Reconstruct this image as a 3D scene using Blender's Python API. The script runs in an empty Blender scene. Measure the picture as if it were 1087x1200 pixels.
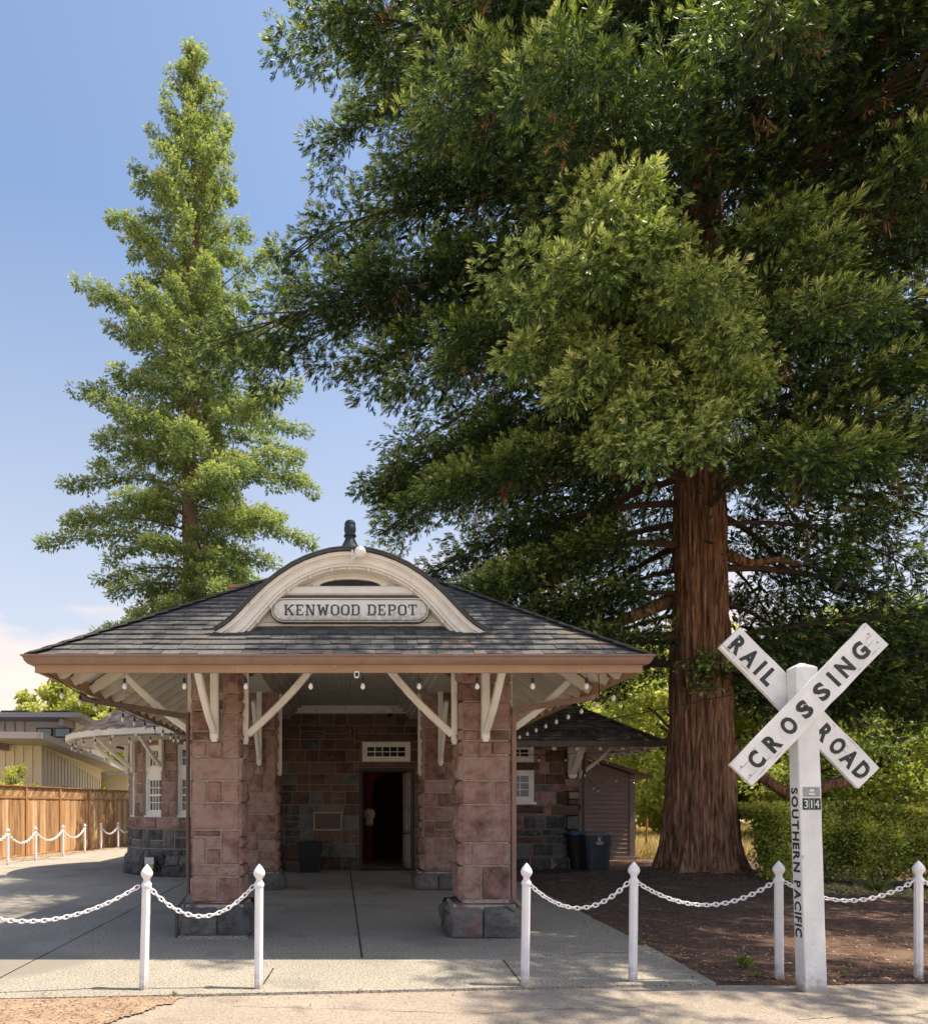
import bpy, math, random
import numpy as np
from mathutils import Vector, Matrix, noise
PI = math.pi
scene = bpy.context.scene
# ------------------------------------------------------------------ camera
cam_d = bpy.data.cameras.new('camera'); cam = bpy.data.objects.new('camera', cam_d)
scene.collection.objects.link(cam); scene.camera = cam
cam.location = (0, 0, 1.5); cam.rotation_euler = (PI/2, 0, 0)
cam_d.sensor_fit = 'HORIZONTAL'; cam_d.sensor_width = 36
cam_d.lens = 36*850/1087
cam_d.shift_x = 133.5/1087; cam_d.shift_y = 346/1087
cam_d.clip_start = .05; cam_d.clip_end = 2000
# ------------------------------------------------------------------ world and sun
SUN_EL = math.radians(66); SUN_AZ = math.radians(96)      # azimuth clockwise from +Y
world = bpy.data.worlds.new("World"); scene.world = world; world.use_nodes = True
wn = world.node_tree.nodes; wl = world.node_tree.links; wn.clear()
def wnode(t, **k):
    n = wn.new(t)
    for a, b in k.items(): setattr(n, a, b)
    return n
wo = wnode('ShaderNodeOutputWorld'); bg = wnode('ShaderNodeBackground'); bg.inputs[1].default_value = .14
sky = wnode('ShaderNodeTexSky', sky_type='NISHITA', sun_disc=False)
sky.sun_elevation = SUN_EL; sky.sun_rotation = SUN_AZ; sky.air_density = 1.1; sky.dust_density = 2.2; sky.ozone_density = 1.4
tc = wnode('ShaderNodeTexCoord'); sep = wnode('ShaderNodeSeparateXYZ'); wl.new(tc.outputs['Generated'], sep.inputs[0])
# warm low haze band and soft clouds near the horizon
hz = wnode('ShaderNodeValToRGB'); wl.new(sep.outputs['Z'], hz.inputs[0])
e = hz.color_ramp.elements; e[0].position = 0.0; e[0].color = (.80,.80,.80,1); e[1].position = .62; e[1].color = (0,0,0,1)
m1 = hz.color_ramp.elements.new(.25); m1.color = (.50,.50,.50,1)
mixh = wnode('ShaderNodeMixRGB'); wl.new(hz.outputs[0], mixh.inputs[0]); tint = wnode('ShaderNodeMixRGB', blend_type='MULTIPLY'); tint.inputs[0].default_value = 1; wl.new(sky.outputs[0], tint.inputs[1]); tint.inputs[2].default_value = (.81,.83,.84,1); wl.new(tint.outputs[0], mixh.inputs[1]); mixh.inputs[2].default_value = (3.3,3.15,3.2,1)
mp = wnode('ShaderNodeMapping'); wl.new(tc.outputs['Generated'], mp.inputs[0]); mp.inputs['Scale'].default_value = (1.6,1.6,6.5); mp.inputs['Location'].default_value = (.35,.1,.2)
cn = wnode('ShaderNodeTexNoise'); wl.new(mp.outputs[0], cn.inputs['Vector']); cn.inputs['Scale'].default_value = 2.1; cn.inputs['Detail'].default_value = 7; cn.inputs['Roughness'].default_value = .55
cr = wnode('ShaderNodeValToRGB'); wl.new(cn.outputs[0], cr.inputs[0]); cr.color_ramp.elements[0].position = .46; cr.color_ramp.elements[1].position = .64
hb = wnode('ShaderNodeValToRGB'); wl.new(sep.outputs['Z'], hb.inputs[0])
hb.color_ramp.elements[0].position = .24; hb.color_ramp.elements[0].color = (1,1,1,1); hb.color_ramp.elements[1].position = .34; hb.color_ramp.elements[1].color = (0,0,0,1)
mu = wnode('ShaderNodeMath', operation='MULTIPLY'); wl.new(cr.outputs[0], mu.inputs[0]); wl.new(hb.outputs[0], mu.inputs[1])
mixc = wnode('ShaderNodeMixRGB'); wl.new(mu.outputs[0], mixc.inputs[0]); wl.new(mixh.outputs[0], mixc.inputs[1]); mixc.inputs[2].default_value = (4.6,3.7,3.25,1)
wl.new(mixc.outputs[0], bg.inputs[0]); wl.new(bg.outputs[0], wo.inputs[0])
sd = bpy.data.lights.new('sun', 'SUN'); sd.energy = 5.0; sd.angle = math.radians(.5); sd.color = (1,.87,.69)
sun = bpy.data.objects.new('sun', sd); scene.collection.objects.link(sun)
to_sun = Vector((math.sin(SUN_AZ)*math.cos(SUN_EL), math.cos(SUN_AZ)*math.cos(SUN_EL), math.sin(SUN_EL)))
sun.rotation_euler = to_sun.to_track_quat('Z', 'Y').to_euler(); sun.location = (20, 0, 40)
scene.view_settings.view_transform = 'Standard'; scene.view_settings.look = 'None'
scene.view_settings.exposure = .93; scene.view_settings.gamma = 1
scene.cycles.max_bounces = 10; scene.cycles.diffuse_bounces = 5; scene.cycles.transmission_bounces = 6; scene.cycles.transparent_max_bounces = 8

# ------------------------------------------------------------------ materials
def mat(name, cols, scale=3, rough=.8, bump=0, bscale=20, island=0, stretch=(1,1,1), detail=6, spots=None, metal=0, attr=None, trans=None, emit=None, spec=.35, bdetail=6, streak=None):
    """cols: list of (pos, rgb) for a noise ramp; island: brightness change per loose piece; spots: (scale, threshold, rgb)"""
    m = bpy.data.materials.new(name); m.use_nodes = True; n = m.node_tree.nodes; l = m.node_tree.links; n.clear()
    out = n.new('ShaderNodeOutputMaterial'); b = n.new('ShaderNodeBsdfPrincipled'); b.inputs['Roughness'].default_value = rough
    b.inputs['Metallic'].default_value = metal; b.inputs['Specular IOR Level'].default_value = spec
    t = n.new('ShaderNodeTexCoord'); mp = n.new('ShaderNodeMapping'); l.new(t.outputs['Object'], mp.inputs[0]); mp.inputs['Scale'].default_value = stretch
    no = n.new('ShaderNodeTexNoise'); l.new(mp.outputs[0], no.inputs['Vector']); no.inputs['Scale'].default_value = scale; no.inputs['Detail'].default_value = detail; no.inputs['Roughness'].default_value = .62
    fac = no.outputs[0]
    geo = None
    if island:
        geo = n.new('ShaderNodeNewGeometry')
        ma = n.new('ShaderNodeMath'); ma.operation = 'SUBTRACT'; l.new(geo.outputs['Random Per Island'], ma.inputs[0]); ma.inputs[1].default_value = .5
        mb = n.new('ShaderNodeMath'); mb.operation = 'MULTIPLY_ADD'; l.new(ma.outputs[0], mb.inputs[0]); mb.inputs[1].default_value = island; l.new(fac, mb.inputs[2]); fac = mb.outputs[0]
    if attr:
        at = n.new('ShaderNodeAttribute'); at.attribute_name = attr
        mb = n.new('ShaderNodeMath'); mb.operation = 'MULTIPLY_ADD'; l.new(no.outputs[0], mb.inputs[0]); mb.inputs[1].default_value = .25; l.new(at.outputs['Fac'], mb.inputs[2]); fac = mb.outputs[0]
    rp = n.new('ShaderNodeValToRGB'); l.new(fac, rp.inputs[0])
    el = rp.color_ramp.elements
    while len(el) < len(cols): el.new(.5)
    for k, (p, c) in enumerate(cols): el[k].position = p; el[k].color = (*c, 1)
    col = rp.outputs[0]
    if streak:                                   # dirt streaks / cracks elongated along z
        sc_, th, rgb, st = streak
        m2 = n.new('ShaderNodeMapping'); l.new(t.outputs['Object'], m2.inputs[0]); m2.inputs['Scale'].default_value = st
        s2 = n.new('ShaderNodeTexNoise'); l.new(m2.outputs[0], s2.inputs['Vector']); s2.inputs['Scale'].default_value = sc_; s2.inputs['Detail'].default_value = 5; s2.inputs['Roughness'].default_value = .7
        r2 = n.new('ShaderNodeValToRGB'); l.new(s2.outputs[0], r2.inputs[0]); r2.color_ramp.elements[0].position = th; r2.color_ramp.elements[1].position = th+.08
        mx = n.new('ShaderNodeMixRGB'); l.new(r2.outputs[0], mx.inputs[0]); l.new(col, mx.inputs[1]); mx.inputs[2].default_value = (*rgb,1); col = mx.outputs[0]
    if spots:
        for sc_, th, rgb in (spots if isinstance(spots, list) else [spots]):
            s2 = n.new('ShaderNodeTexNoise'); l.new(t.outputs['Object'], s2.inputs['Vector']); s2.inputs['Scale'].default_value = sc_; s2.inputs['Detail'].default_value = 3
            r2 = n.new('ShaderNodeValToRGB'); l.new(s2.outputs[0], r2.inputs[0]); r2.color_ramp.elements[0].position = th; r2.color_ramp.elements[1].position = min(1, th+.06)
            mx = n.new('ShaderNodeMixRGB'); l.new(r2.outputs[0], mx.inputs[0]); l.new(col, mx.inputs[1]); mx.inputs[2].default_value = (*rgb,1); col = mx.outputs[0]
    l.new(col, b.inputs['Base Color'])
    if name in ('white_post_paint','white_sign_paint'):
        sx = n.new('ShaderNodeSeparateXYZ'); l.new(t.outputs['Object'], sx.inputs[0])
        dn = n.new('ShaderNodeTexNoise'); l.new(t.outputs['Object'], dn.inputs['Vector']); dn.inputs['Scale'].default_value = 18; dn.inputs['Detail'].default_value = 6
        d1 = n.new('ShaderNodeMath'); d1.operation = 'MULTIPLY_ADD'; l.new(dn.outputs[0], d1.inputs[0]); d1.inputs[1].default_value = -.42; l.new(sx.outputs['Z'], d1.inputs[2])
        dr = n.new('ShaderNodeMapRange'); l.new(d1.outputs[0], dr.inputs[0]); dr.inputs[1].default_value = -.20; dr.inputs[2].default_value = -.06; dr.inputs[3].default_value = .75; dr.inputs[4].default_value = 0
        mx = n.new('ShaderNodeMixRGB'); l.new(dr.outputs[0], mx.inputs[0]); l.new(col, mx.inputs[1]); mx.inputs[2].default_value = (.33,.26,.20,1); l.new(mx.outputs[0], b.inputs['Base Color'])
    if bump:
        bn = n.new('ShaderNodeTexNoise'); l.new(mp.outputs[0], bn.inputs['Vector']); bn.inputs['Scale'].default_value = bscale; bn.inputs['Detail'].default_value = bdetail; bn.inputs['Roughness'].default_value = .65
        bu = n.new('ShaderNodeBump'); bu.inputs['Strength'].default_value = bump; bu.inputs['Distance'].default_value = .045 if 'stone' in name else .02; l.new(bn.outputs[0], bu.inputs['Height']); l.new(bu.outputs[0], b.inputs['Normal'])
    sh = b.outputs[0]
    if trans:
        tr = n.new('ShaderNodeBsdfTranslucent')
        gm = n.new('ShaderNodeMixRGB'); gm.blend_type = 'MULTIPLY'; gm.inputs[0].default_value = 1; l.new(col, gm.inputs[1]); gm.inputs[2].default_value = (*trans[1], 1); l.new(gm.outputs[0], tr.inputs[0])
        ms = n.new('ShaderNodeMixShader'); ms.inputs[0].default_value = trans[0]; l.new(sh, ms.inputs[1]); l.new(tr.outputs[0], ms.inputs[2]); sh = ms.outputs[0]
    if emit:
        b.inputs['Emission Color'].default_value = (*emit[0],1); b.inputs['Emission Strength'].default_value = emit[1]
    l.new(sh, out.inputs[0]); return m
def flat(name, c, rough=.6, v=.12, **k):
    return mat(name, [(.3, tuple(x*(1-v) for x in c)), (.7, tuple(min(1,x*(1+v)) for x in c))], scale=k.pop('scale', 6), rough=rough, **k)
M = {}
M['stone'] = mat('red_stone', [(.22,(.10,.062,.054)),(.38,(.235,.138,.115)),(.5,(.335,.205,.178)),(.60,(.38,.26,.228)),(.78,(.33,.27,.235))], scale=5, rough=.9, bump=1, bscale=16, island=.30, detail=11, spots=[(34,.66,(.40,.30,.27)),(60,.69,(.08,.05,.045))])
M['stone_dark'] = mat('grey_stone', [(.2,(.05,.05,.052)),(.5,(.13,.13,.13)),(.7,(.19,.175,.165)),(.85,(.25,.15,.13))], scale=6, rough=.9, bump=.9, bscale=22, island=.5, detail=9, spots=[(40,.68,(.34,.31,.28))])
M['stone_shaded'] = mat('shaded_brown_stone', [(.2,(.05,.035,.032)),(.42,(.13,.075,.06)),(.6,(.17,.10,.08)),(.8,(.15,.12,.10))], scale=5, rough=.92, bump=1, bscale=16, island=.42, detail=9, spots=(34,.68,(.32,.25,.22)))  # darker copy of the red stone, porch shade put into its colour
M['mortar_dim'] = flat('dim_mortar', (.25,.205,.17), .95, .25, scale=18, bump=.4, bscale=60)  # mortar copy darkened to carry the shade of the porch
M['mortar'] = flat('mortar', (.40,.33,.27), .95, .25, scale=18, bump=.4, bscale=60)
M['white'] = mat('white_paint', [(.3,(.70,.68,.64)),(.7,(.84,.82,.785))], scale=4, rough=.55, bump=.12, bscale=30, streak=(7,.63,(.42,.36,.30),(1,1,.35)), spots=(45,.74,(.25,.21,.18)))
M['white_board'] = mat('white_sign_paint', [(.3,(.66,.66,.66)),(.7,(.80,.80,.80))], scale=5, rough=.5, bump=.15, bscale=30, spots=[(60,.71,(.20,.18,.17)),(14,.70,(.48,.45,.42))])
M['post_white'] = mat('white_post_paint', [(.3,(.70,.69,.71)),(.7,(.84,.83,.85))], scale=5, rough=.45, spots=(50,.74,(.35,.32,.30)))
M['soffit'] = mat('soffit_paint', [(.3,(.56,.52,.45)),(.7,(.70,.66,.58))], scale=2, rough=.6, bump=.1, bscale=12, streak=(5,.62,(.44,.38,.31),(.4,2,1)))
M['ceiling'] = mat('ceiling_paint', [(.3,(.48,.44,.38)),(.7,(.60,.56,.49))], scale=2, rough=.6, streak=(4,.60,(.36,.31,.26),(6,.3,1)))
M['gutter'] = flat('brown_gutter_metal', (.235,.145,.115), .4, .12, spots=(30,.72,(.34,.26,.22)))
M['fascia'] = mat('tan_fascia_wood', [(.3,(.31,.19,.115)),(.7,(.43,.285,.18))], scale=4, rough=.7, stretch=(.4,1,1), spots=(22,.68,(.62,.44,.28)))
M['shingle'] = mat('asphalt_shingle', [(.15,(.045,.048,.052)),(.45,(.085,.088,.092)),(.7,(.125,.125,.125)),(.9,(.17,.165,.155))], scale=10, rough=.95, bump=.6, bscale=130, island=.34, spots=[(70,.66,(.19,.185,.18)),(2.2,.62,(.13,.11,.095))])
M['shingle_right'] = mat('old_dark_shingle', [(.15,(.045,.038,.035)),(.5,(.095,.082,.074)),(.8,(.16,.135,.115))], scale=8, rough=.95, bump=.5, bscale=120, island=.6, spots=[(5,.60,(.22,.19,.16))])
M['shingle_bay'] = mat('weathered_shingle', [(.15,(.16,.12,.095)),(.5,(.29,.225,.185)),(.8,(.40,.32,.265))], scale=8, rough=.95, bump=.5, bscale=100, island=.6)
M['concrete'] = mat('aggregate_concrete', [(.25,(.275,.252,.205)),(.55,(.355,.328,.272)),(.8,(.42,.385,.32))], scale=.8, rough=.92, bump=.8, bscale=70, detail=10, spots=[(1.1,.60,(.27,.25,.215)),(48,.52,(.17,.155,.14)),(75,.58,(.56,.52,.45)),(38,.67,(.11,.10,.09)),(.35,.56,(.24,.222,.19))])
M['joint'] = flat('dark_joint', (.03,.028,.026), .95)
M['road'] = mat('worn_asphalt', [(.25,(.27,.225,.185)),(.55,(.345,.295,.245)),(.8,(.41,.35,.29))], scale=1.2, rough=.95, bump=.8, bscale=80, detail=10, spots=[(1.7,.60,(.25,.21,.175)),(60,.55,(.22,.19,.155)),(95,.60,(.50,.44,.37))])
M['dirt'] = mat('dry_dirt', [(.25,(.19,.13,.09)),(.55,(.31,.225,.155)),(.8,(.41,.31,.22))], scale=5, rough=1, bump=.8, bscale=40, detail=10, spots=(60,.64,(.52,.38,.27)))
M['mulch'] = mat('dark_mulch_soil', [(.25,(.045,.026,.019)),(.5,(.095,.055,.038)),(.72,(.16,.095,.066)),(.9,(.24,.16,.115))], scale=7, rough=1, bump=.9, bscale=45, detail=11, spots=[(70,.66,(.26,.17,.12)),(1.3,.62,(.15,.10,.07))])
M['field'] = mat('dry_field', [(.3,(.30,.24,.11)),(.7,(.48,.39,.21))], scale=.6, rough=1, bump=.4, bscale=8, spots=(.3,.6,(.22,.22,.08)))
M['litter'] = mat('leaf_litter', [(.1,(.09,.045,.028)),(.5,(.22,.13,.08)),(.9,(.42,.30,.20))], scale=1, rough=1, attr='var')
M['bark'] = mat('redwood_bark', [(.30,(.022,.012,.008)),(.42,(.12,.058,.034)),(.53,(.26,.135,.080)),(.64,(.38,.23,.15)),(.8,(.48,.36,.27))], scale=8, rough=.95, stretch=(2.6,2.6,.20), bump=1, bscale=10, detail=12, bdetail=12)
M['bark_far'] = mat('far_redwood_bark', [(.3,(.13,.08,.06)),(.7,(.30,.20,.15))], scale=3, rough=.95, stretch=(2,2,.2))
M['twig'] = flat('twig_bark', (.085,.052,.038), .9, .3)
M['leaf_near'] = mat('redwood_needles', [(.0,(.005,.009,.004)),(.32,(.016,.034,.012)),(.55,(.050,.098,.026)),(.76,(.24,.33,.075)),(1,(.66,.68,.30))], scale=.5, rough=.45, attr='var', trans=(.20,(1.4,1.6,.5)), spec=.45)  # dark end paints the crown's inner shade, pale end its sunlit tips
M['leaf_far'] = mat('far_redwood_needles', [(.0,(.014,.040,.032)),(.33,(.065,.118,.055)),(.62,(.22,.29,.11)),(1,(.54,.56,.26))], scale=.15, rough=.6, attr='var', trans=(.32,(1.3,1.4,.6)), spec=.3)  # teal dark end paints shaded needles, pale end sunlit ones
M['leaf_bright'] = mat('bright_leaves', [(.0,(.09,.12,.035)),(.4,(.27,.31,.085)),(.7,(.45,.48,.15)),(1,(.68,.66,.30))], scale=.2, rough=.6, attr='var', trans=(.52,(1.25,1.25,.6)), spec=.3)
M['leaf_mid'] = mat('dull_green_leaves', [(.0,(.05,.08,.025)),(.5,(.19,.24,.06)),(1,(.42,.43,.15))], scale=.2, rough=.6, attr='var', trans=(.4,(1.4,1.5,.5)), spec=.3)
M['leaf_hedge'] = mat('hedge_leaves', [(.0,(.025,.04,.012)),(.38,(.08,.14,.03)),(.62,(.24,.32,.06)),(1,(.72,.70,.22))], scale=.5, rough=.5, attr='var', trans=(.35,(1.5,1.5,.4)), spec=.3)
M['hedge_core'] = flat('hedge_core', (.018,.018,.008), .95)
M['flower'] = flat('red_petals', (.65,.04,.05), .6)
M['grass'] = mat('dry_grass', [(.0,(.26,.22,.07)),(.5,(.50,.40,.19)),(1,(.66,.56,.32))], scale=.5, rough=.8, attr='var', trans=(.35,(1.2,1.2,.9)))
M['weed'] = mat('weed_leaves', [(.0,(.06,.09,.02)),(1,(.20,.24,.06))], scale=.5, attr='var', trans=(.3,(1.3,1.4,.6)))
M['cedar'] = mat('cedar_boards', [(.2,(.19,.10,.05)),(.45,(.38,.21,.10)),(.65,(.50,.30,.15)),(.85,(.60,.42,.25))], scale=3, rough=.8, stretch=(3,3,.35), island=.5, streak=(5,.62,(.22,.11,.055),(2.5,2.5,.25)))
M['cedar_dark'] = mat('cedar_posts', [(.3,(.28,.13,.06)),(.7,(.40,.20,.09))], scale=4, rough=.8)
M['black'] = flat('black_enamel', (.018,.018,.018), .45)
M['letter'] = mat('black_letter_paint', [(.3,(.02,.022,.022)),(.7,(.04,.045,.045))], scale=8, rough=.5, spots=(50,.70,(.35,.35,.35)))
M['letter_sign'] = mat('faded_letter_paint', [(.3,(.03,.04,.042)),(.7,(.085,.10,.10))], scale=30, rough=.6, spots=(60,.64,(.38,.38,.36)))
M['finial'] = mat('finial_patina', [(.3,(.012,.02,.024)),(.7,(.028,.048,.052))], scale=8, rough=.5, metal=.3)
M['glass'] = mat('window_glass', [(.3,(.012,.013,.012)),(.7,(.02,.02,.018))], rough=.06, spec=.9)
M['glass_blue'] = mat('tinted_glass', [(.3,(.12,.20,.22)),(.7,(.15,.25,.27))], rough=.08, spec=.9)
M['bulb'] = flat('bulb_glass', (.75,.72,.66), .15, .05)
M['darkmetal'] = flat('dark_metal', (.03,.028,.028), .5)
M['pipe'] = flat('downspout_paint', (.10,.065,.055), .5, .2)
M['shed'] = mat('mauve_lap_siding', [(.3,(.25,.19,.18)),(.7,(.31,.24,.225))], scale=3, rough=.75)
M['house_cream'] = flat('cream_siding', (.62,.56,.48), .8, .06)
M['house_tan'] = flat('tan_siding', (.66,.57,.46), .8, .06)
M['house_trim'] = flat('grey_trim', (.33,.30,.31), .7, .06)
M['house_roof'] = flat('flat_roof', (.30,.31,.33), .8)
M['red_room'] = flat('dark_red_wall', (.10,.012,.010), .8)
M['red_paint'] = flat('red_door_edge', (.38,.02,.02), .5)
M['door'] = mat('aged_white_door', [(.3,(.42,.38,.34)),(.7,(.58,.54,.49))], scale=4, rough=.5)
M['bin_blue'] = mat('blue_grey_plastic', [(.3,(.035,.045,.06)),(.7,(.055,.068,.085))], scale=2, rough=.45)
M['bin_black'] = flat('black_plastic', (.012,.012,.013), .5)
M['lid_blue'] = flat('blue_lid_plastic', (.03,.12,.22), .45)
M['lid_grey'] = flat('grey_lid_plastic', (.16,.15,.15), .5)
M['meter'] = flat('grey_meter_paint', (.10,.12,.13), .5)
M['pale'] = flat('pale_ornament', (.33,.26,.20), .6, .3, scale=12)
M['brick'] = flat('chimney_brick', (.33,.17,.12), .9, .3)
M['yellow'] = flat('yellow_tag', (.6,.55,.08), .6)
M['lamp'] = mat('warm_lamp', [(.3,(.9,.5,.1)),(.7,(.9,.5,.1))], emit=((1,.50,.10),2.2))
M['plate_grey'] = flat('grey_plate', (.30,.30,.31), .4, .2, scale=30)
M['plate_dark'] = flat('dark_green_plate', (.012,.03,.035), .4)
M['shed_roof'] = mat('shed_shingle', [(.2,(.10,.08,.075)),(.8,(.24,.19,.18))], scale=10, rough=.95, island=.5)
M['chain'] = flat('white_chain', (.78,.77,.79), .4, .06)

# ------------------------------------------------------------------ object helpers
C = scene.collection.objects
ORG = {}
def tag(o, label=None, cat=None, group=None, kind=None):
    if label: o['label'] = label
    if cat: o['category'] = cat
    if group: o['group'] = group
    if kind: o['kind'] = kind
    return o
def thing(name, loc, label, cat, group=None):
    o = bpy.data.objects.new(name, None); C.link(o); o.location = loc; o.empty_display_size = .1
    ORG[o.name] = Vector(loc); return tag(o, label, cat, group)
class MB:
    def __init__(s): s.v = []; s.f = []; s.m = []
    def add(s, vs, fs, mi=0):
        b = len(s.v); s.v.extend(tuple(p) for p in vs); s.f.extend(tuple(i+b for i in f) for f in fs); s.m.extend([mi]*len(fs)); return s
    def box(s, a, b, mi=0):
        x0,y0,z0 = a; x1,y1,z1 = b
        return s.add([(x0,y0,z0),(x1,y0,z0),(x1,y1,z0),(x0,y1,z0),(x0,y0,z1),(x1,y0,z1),(x1,y1,z1),(x0,y1,z1)],
              [(0,3,2,1),(4,5,6,7),(0,1,5,4),(1,2,6,5),(2,3,7,6),(3,0,4,7)], mi)
    def beam(s, p0, p1, w, h, up=(0,0,1), mi=0, ch=0):
        p0 = Vector(p0); p1 = Vector(p1); d = (p1-p0).normalized(); u = Vector(up); r = d.cross(u)
        if r.length < 1e-4: r = d.cross(Vector((0,1,0)))
        r.normalize(); u = r.cross(d)
        if ch:
            prof = [(-w/2+ch,-h/2),(w/2-ch,-h/2),(w/2,-h/2+ch),(w/2,h/2-ch),(w/2-ch,h/2),(-w/2+ch,h/2),(-w/2,h/2-ch),(-w/2,-h/2+ch)]
        else: prof = [(-w/2,-h/2),(w/2,-h/2),(w/2,h/2),(-w/2,h/2)]
        n = len(prof); vs = [p+r*a+u*b for p in (p0,p1) for a,b in prof]
        fs = [tuple(range(n))[::-1], tuple(range(n,2*n))] + [(i,(i+1)%n,(i+1)%n+n,i+n) for i in range(n)]
        return s.add(vs, fs, mi)
    def tube(s, pts, rad, n=8, cap=True, mi=0):
        pts = [Vector(p) for p in pts]; rs = rad if isinstance(rad,(list,tuple)) else [rad]*len(pts)
        vs = []; ref = Vector((.13,.27,.95))
        for i,p in enumerate(pts):
            d = (pts[min(i+1,len(pts)-1)]-pts[max(i-1,0)]).normalized()
            a = d.cross(ref)
            if a.length < .1: a = d.cross(Vector((1,0,0)))
            a.normalize(); b = d.cross(a)
            for k in range(n):
                t = 2*PI*k/n; vs.append(p+(a*math.cos(t)+b*math.sin(t))*rs[i])
        fs = [(i*n+k, i*n+(k+1)%n, (i+1)*n+(k+1)%n, (i+1)*n+k) for i in range(len(pts)-1) for k in range(n)]
        if cap: fs += [tuple(range(n))[::-1], tuple(range((len(pts)-1)*n, len(pts)*n))]
        return s.add(vs, fs, mi)
    def lathe(s, prof, c=(0,0,0), n=16, mi=0, off=0):
        c = Vector(c); vs = []
        for r,z in prof:
            for k in range(n):
                t = 2*PI*(k+off)/n; vs.append((c.x+r*math.cos(t), c.y+r*math.sin(t), c.z+z))
        m = len(prof)
        fs = [(i*n+k, i*n+(k+1)%n, (i+1)*n+(k+1)%n, (i+1)*n+k) for i in range(m-1) for k in range(n)]
        fs += [tuple(range(n))[::-1], tuple(range((m-1)*n, m*n))]
        return s.add(vs, fs, mi)
    def prism(s, poly, fn, h0, h1, mi=0):
        """poly: 2-D outline; fn(x, y, h) -> point"""
        n = len(poly); vs = [fn(x,y,h) for h in (h0,h1) for x,y in poly]
        return s.add(vs, [tuple(range(n))[::-1], tuple(range(n,2*n))]+[(i,(i+1)%n,(i+1)%n+n,i+n) for i in range(n)], mi)
    def build(s, name, mats, parent=None, smooth=False, loc=None, auto=None):
        if not isinstance(mats, (list,tuple)): mats = [mats]
        o_ = ORG[parent.name] if parent else Vector(loc or (0,0,0))
        me = bpy.data.meshes.new(name); me.from_pydata([(p[0]-o_.x,p[1]-o_.y,p[2]-o_.z) for p in s.v], [], s.f)
        for m in mats: me.materials.append(m)
        me.polygons.foreach_set('material_index', s.m)
        if smooth: me.polygons.foreach_set('use_smooth', [True]*len(s.f))
        me.update()
        if smooth and auto: me.set_sharp_from_angle(angle=math.radians(auto))
        o = bpy.data.objects.new(name, me); C.link(o)
        if parent: o.parent = parent
        else: o.location = o_
        ORG[o.name] = o_.copy(); return o
def quads_mesh(name, V, mats, parent=None, var=None, loc=(0,0,0)):
    """V: (n,4,3) array of quads"""
    o_ = ORG[parent.name] if parent else Vector(loc)
    n = len(V); me = bpy.data.meshes.new(name)
    me.vertices.add(n*4); me.loops.add(n*4); me.polygons.add(n)
    co = (V.reshape(-1,3)-np.array(o_)).astype(np.float32)
    me.vertices.foreach_set('co', co.ravel())
    me.loops.foreach_set('vertex_index', np.arange(n*4, dtype=np.int32))
    me.polygons.foreach_set('loop_start', np.arange(0, n*4, 4, dtype=np.int32))
    me.update(calc_edges=True)
    if var is not None:
        a = me.attributes.new('var', 'FLOAT', 'POINT'); a.data.foreach_set('value', np.repeat(var,4).astype(np.float32))
    me.materials.append(mats); o = bpy.data.objects.new(name, me); C.link(o)
    if parent: o.parent = parent
    else: o.location = o_
    ORG[o.name] = Vector(o_); return o
def copy_tree(o, parent=None):
    c = o.copy(); C.link(c)
    if parent: c.parent = parent
    for ch in list(o.children): copy_tree(ch, c)
    return c
def plane_map(O, U, V, N):
    O,U,V,N = map(Vector, (O,U,V,N)); return lambda x,y,h: O+U*x+V*y+N*h

def clip_x(o, xmax):
    import bmesh
    bm = bmesh.new(); bm.from_mesh(o.data); g = bm.verts[:]+bm.edges[:]+bm.faces[:]
    bmesh.ops.bisect_plane(bm, geom=g, plane_co=(xmax-ORG[o.name].x,0,0), plane_no=(1,0,0), clear_outer=True); bm.to_mesh(o.data); bm.free(); return o
# ---- stonework
def ashlar(rng, w, h, rows=(.18,.42), bw=(.26,.75)):
    out = []; y = 0
    while y < h-.02:
        rh = rng.uniform(*rows)
        if h-y-rh < rows[0]*.8: rh = h-y
        x = -rng.uniform(0,.15) if y else 0
        x = 0
        while x < w-.01:
            b = rng.uniform(*bw)
            if w-x-b < bw[0]*.6: b = w-x
            if rh > .33 and rng.random() < .4:
                k = rng.uniform(.4,.6); out += [(x,y,x+b,y+rh*k),(x,y+rh*k,x+b,y+rh)]
            elif rh > .3 and b > .5 and rng.random() < .3:
                k = rng.uniform(.4,.6); j = rng.uniform(.35,.65); out += [(x,y,x+b*j,y+rh),(x+b*j,y,x+b,y+rh*k),(x+b*j,y+rh*k,x+b,y+rh)]
            else: out.append((x,y,x+b,y+rh))
            x += b
        y += rh
    return out
def cut(rects, holes, tiny=.03):
    for hx0,hy0,hx1,hy1 in holes:
        res = []
        for x0,y0,x1,y1 in rects:
            if x1 <= hx0 or x0 >= hx1 or y1 <= hy0 or y0 >= hy1: res.append((x0,y0,x1,y1)); continue
            if x0 < hx0: res.append((x0,y0,hx0,y1))
            if x1 > hx1: res.append((hx1,y0,x1,y1))
            a, b = max(x0,hx0), min(x1,hx1)
            if y0 < hy0: res.append((a,y0,b,hy0))
            if y1 > hy1: res.append((a,hy1,b,y1))
        rects = [r for r in res if r[2]-r[0] > tiny and r[3]-r[1] > tiny]
    return rects
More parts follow.
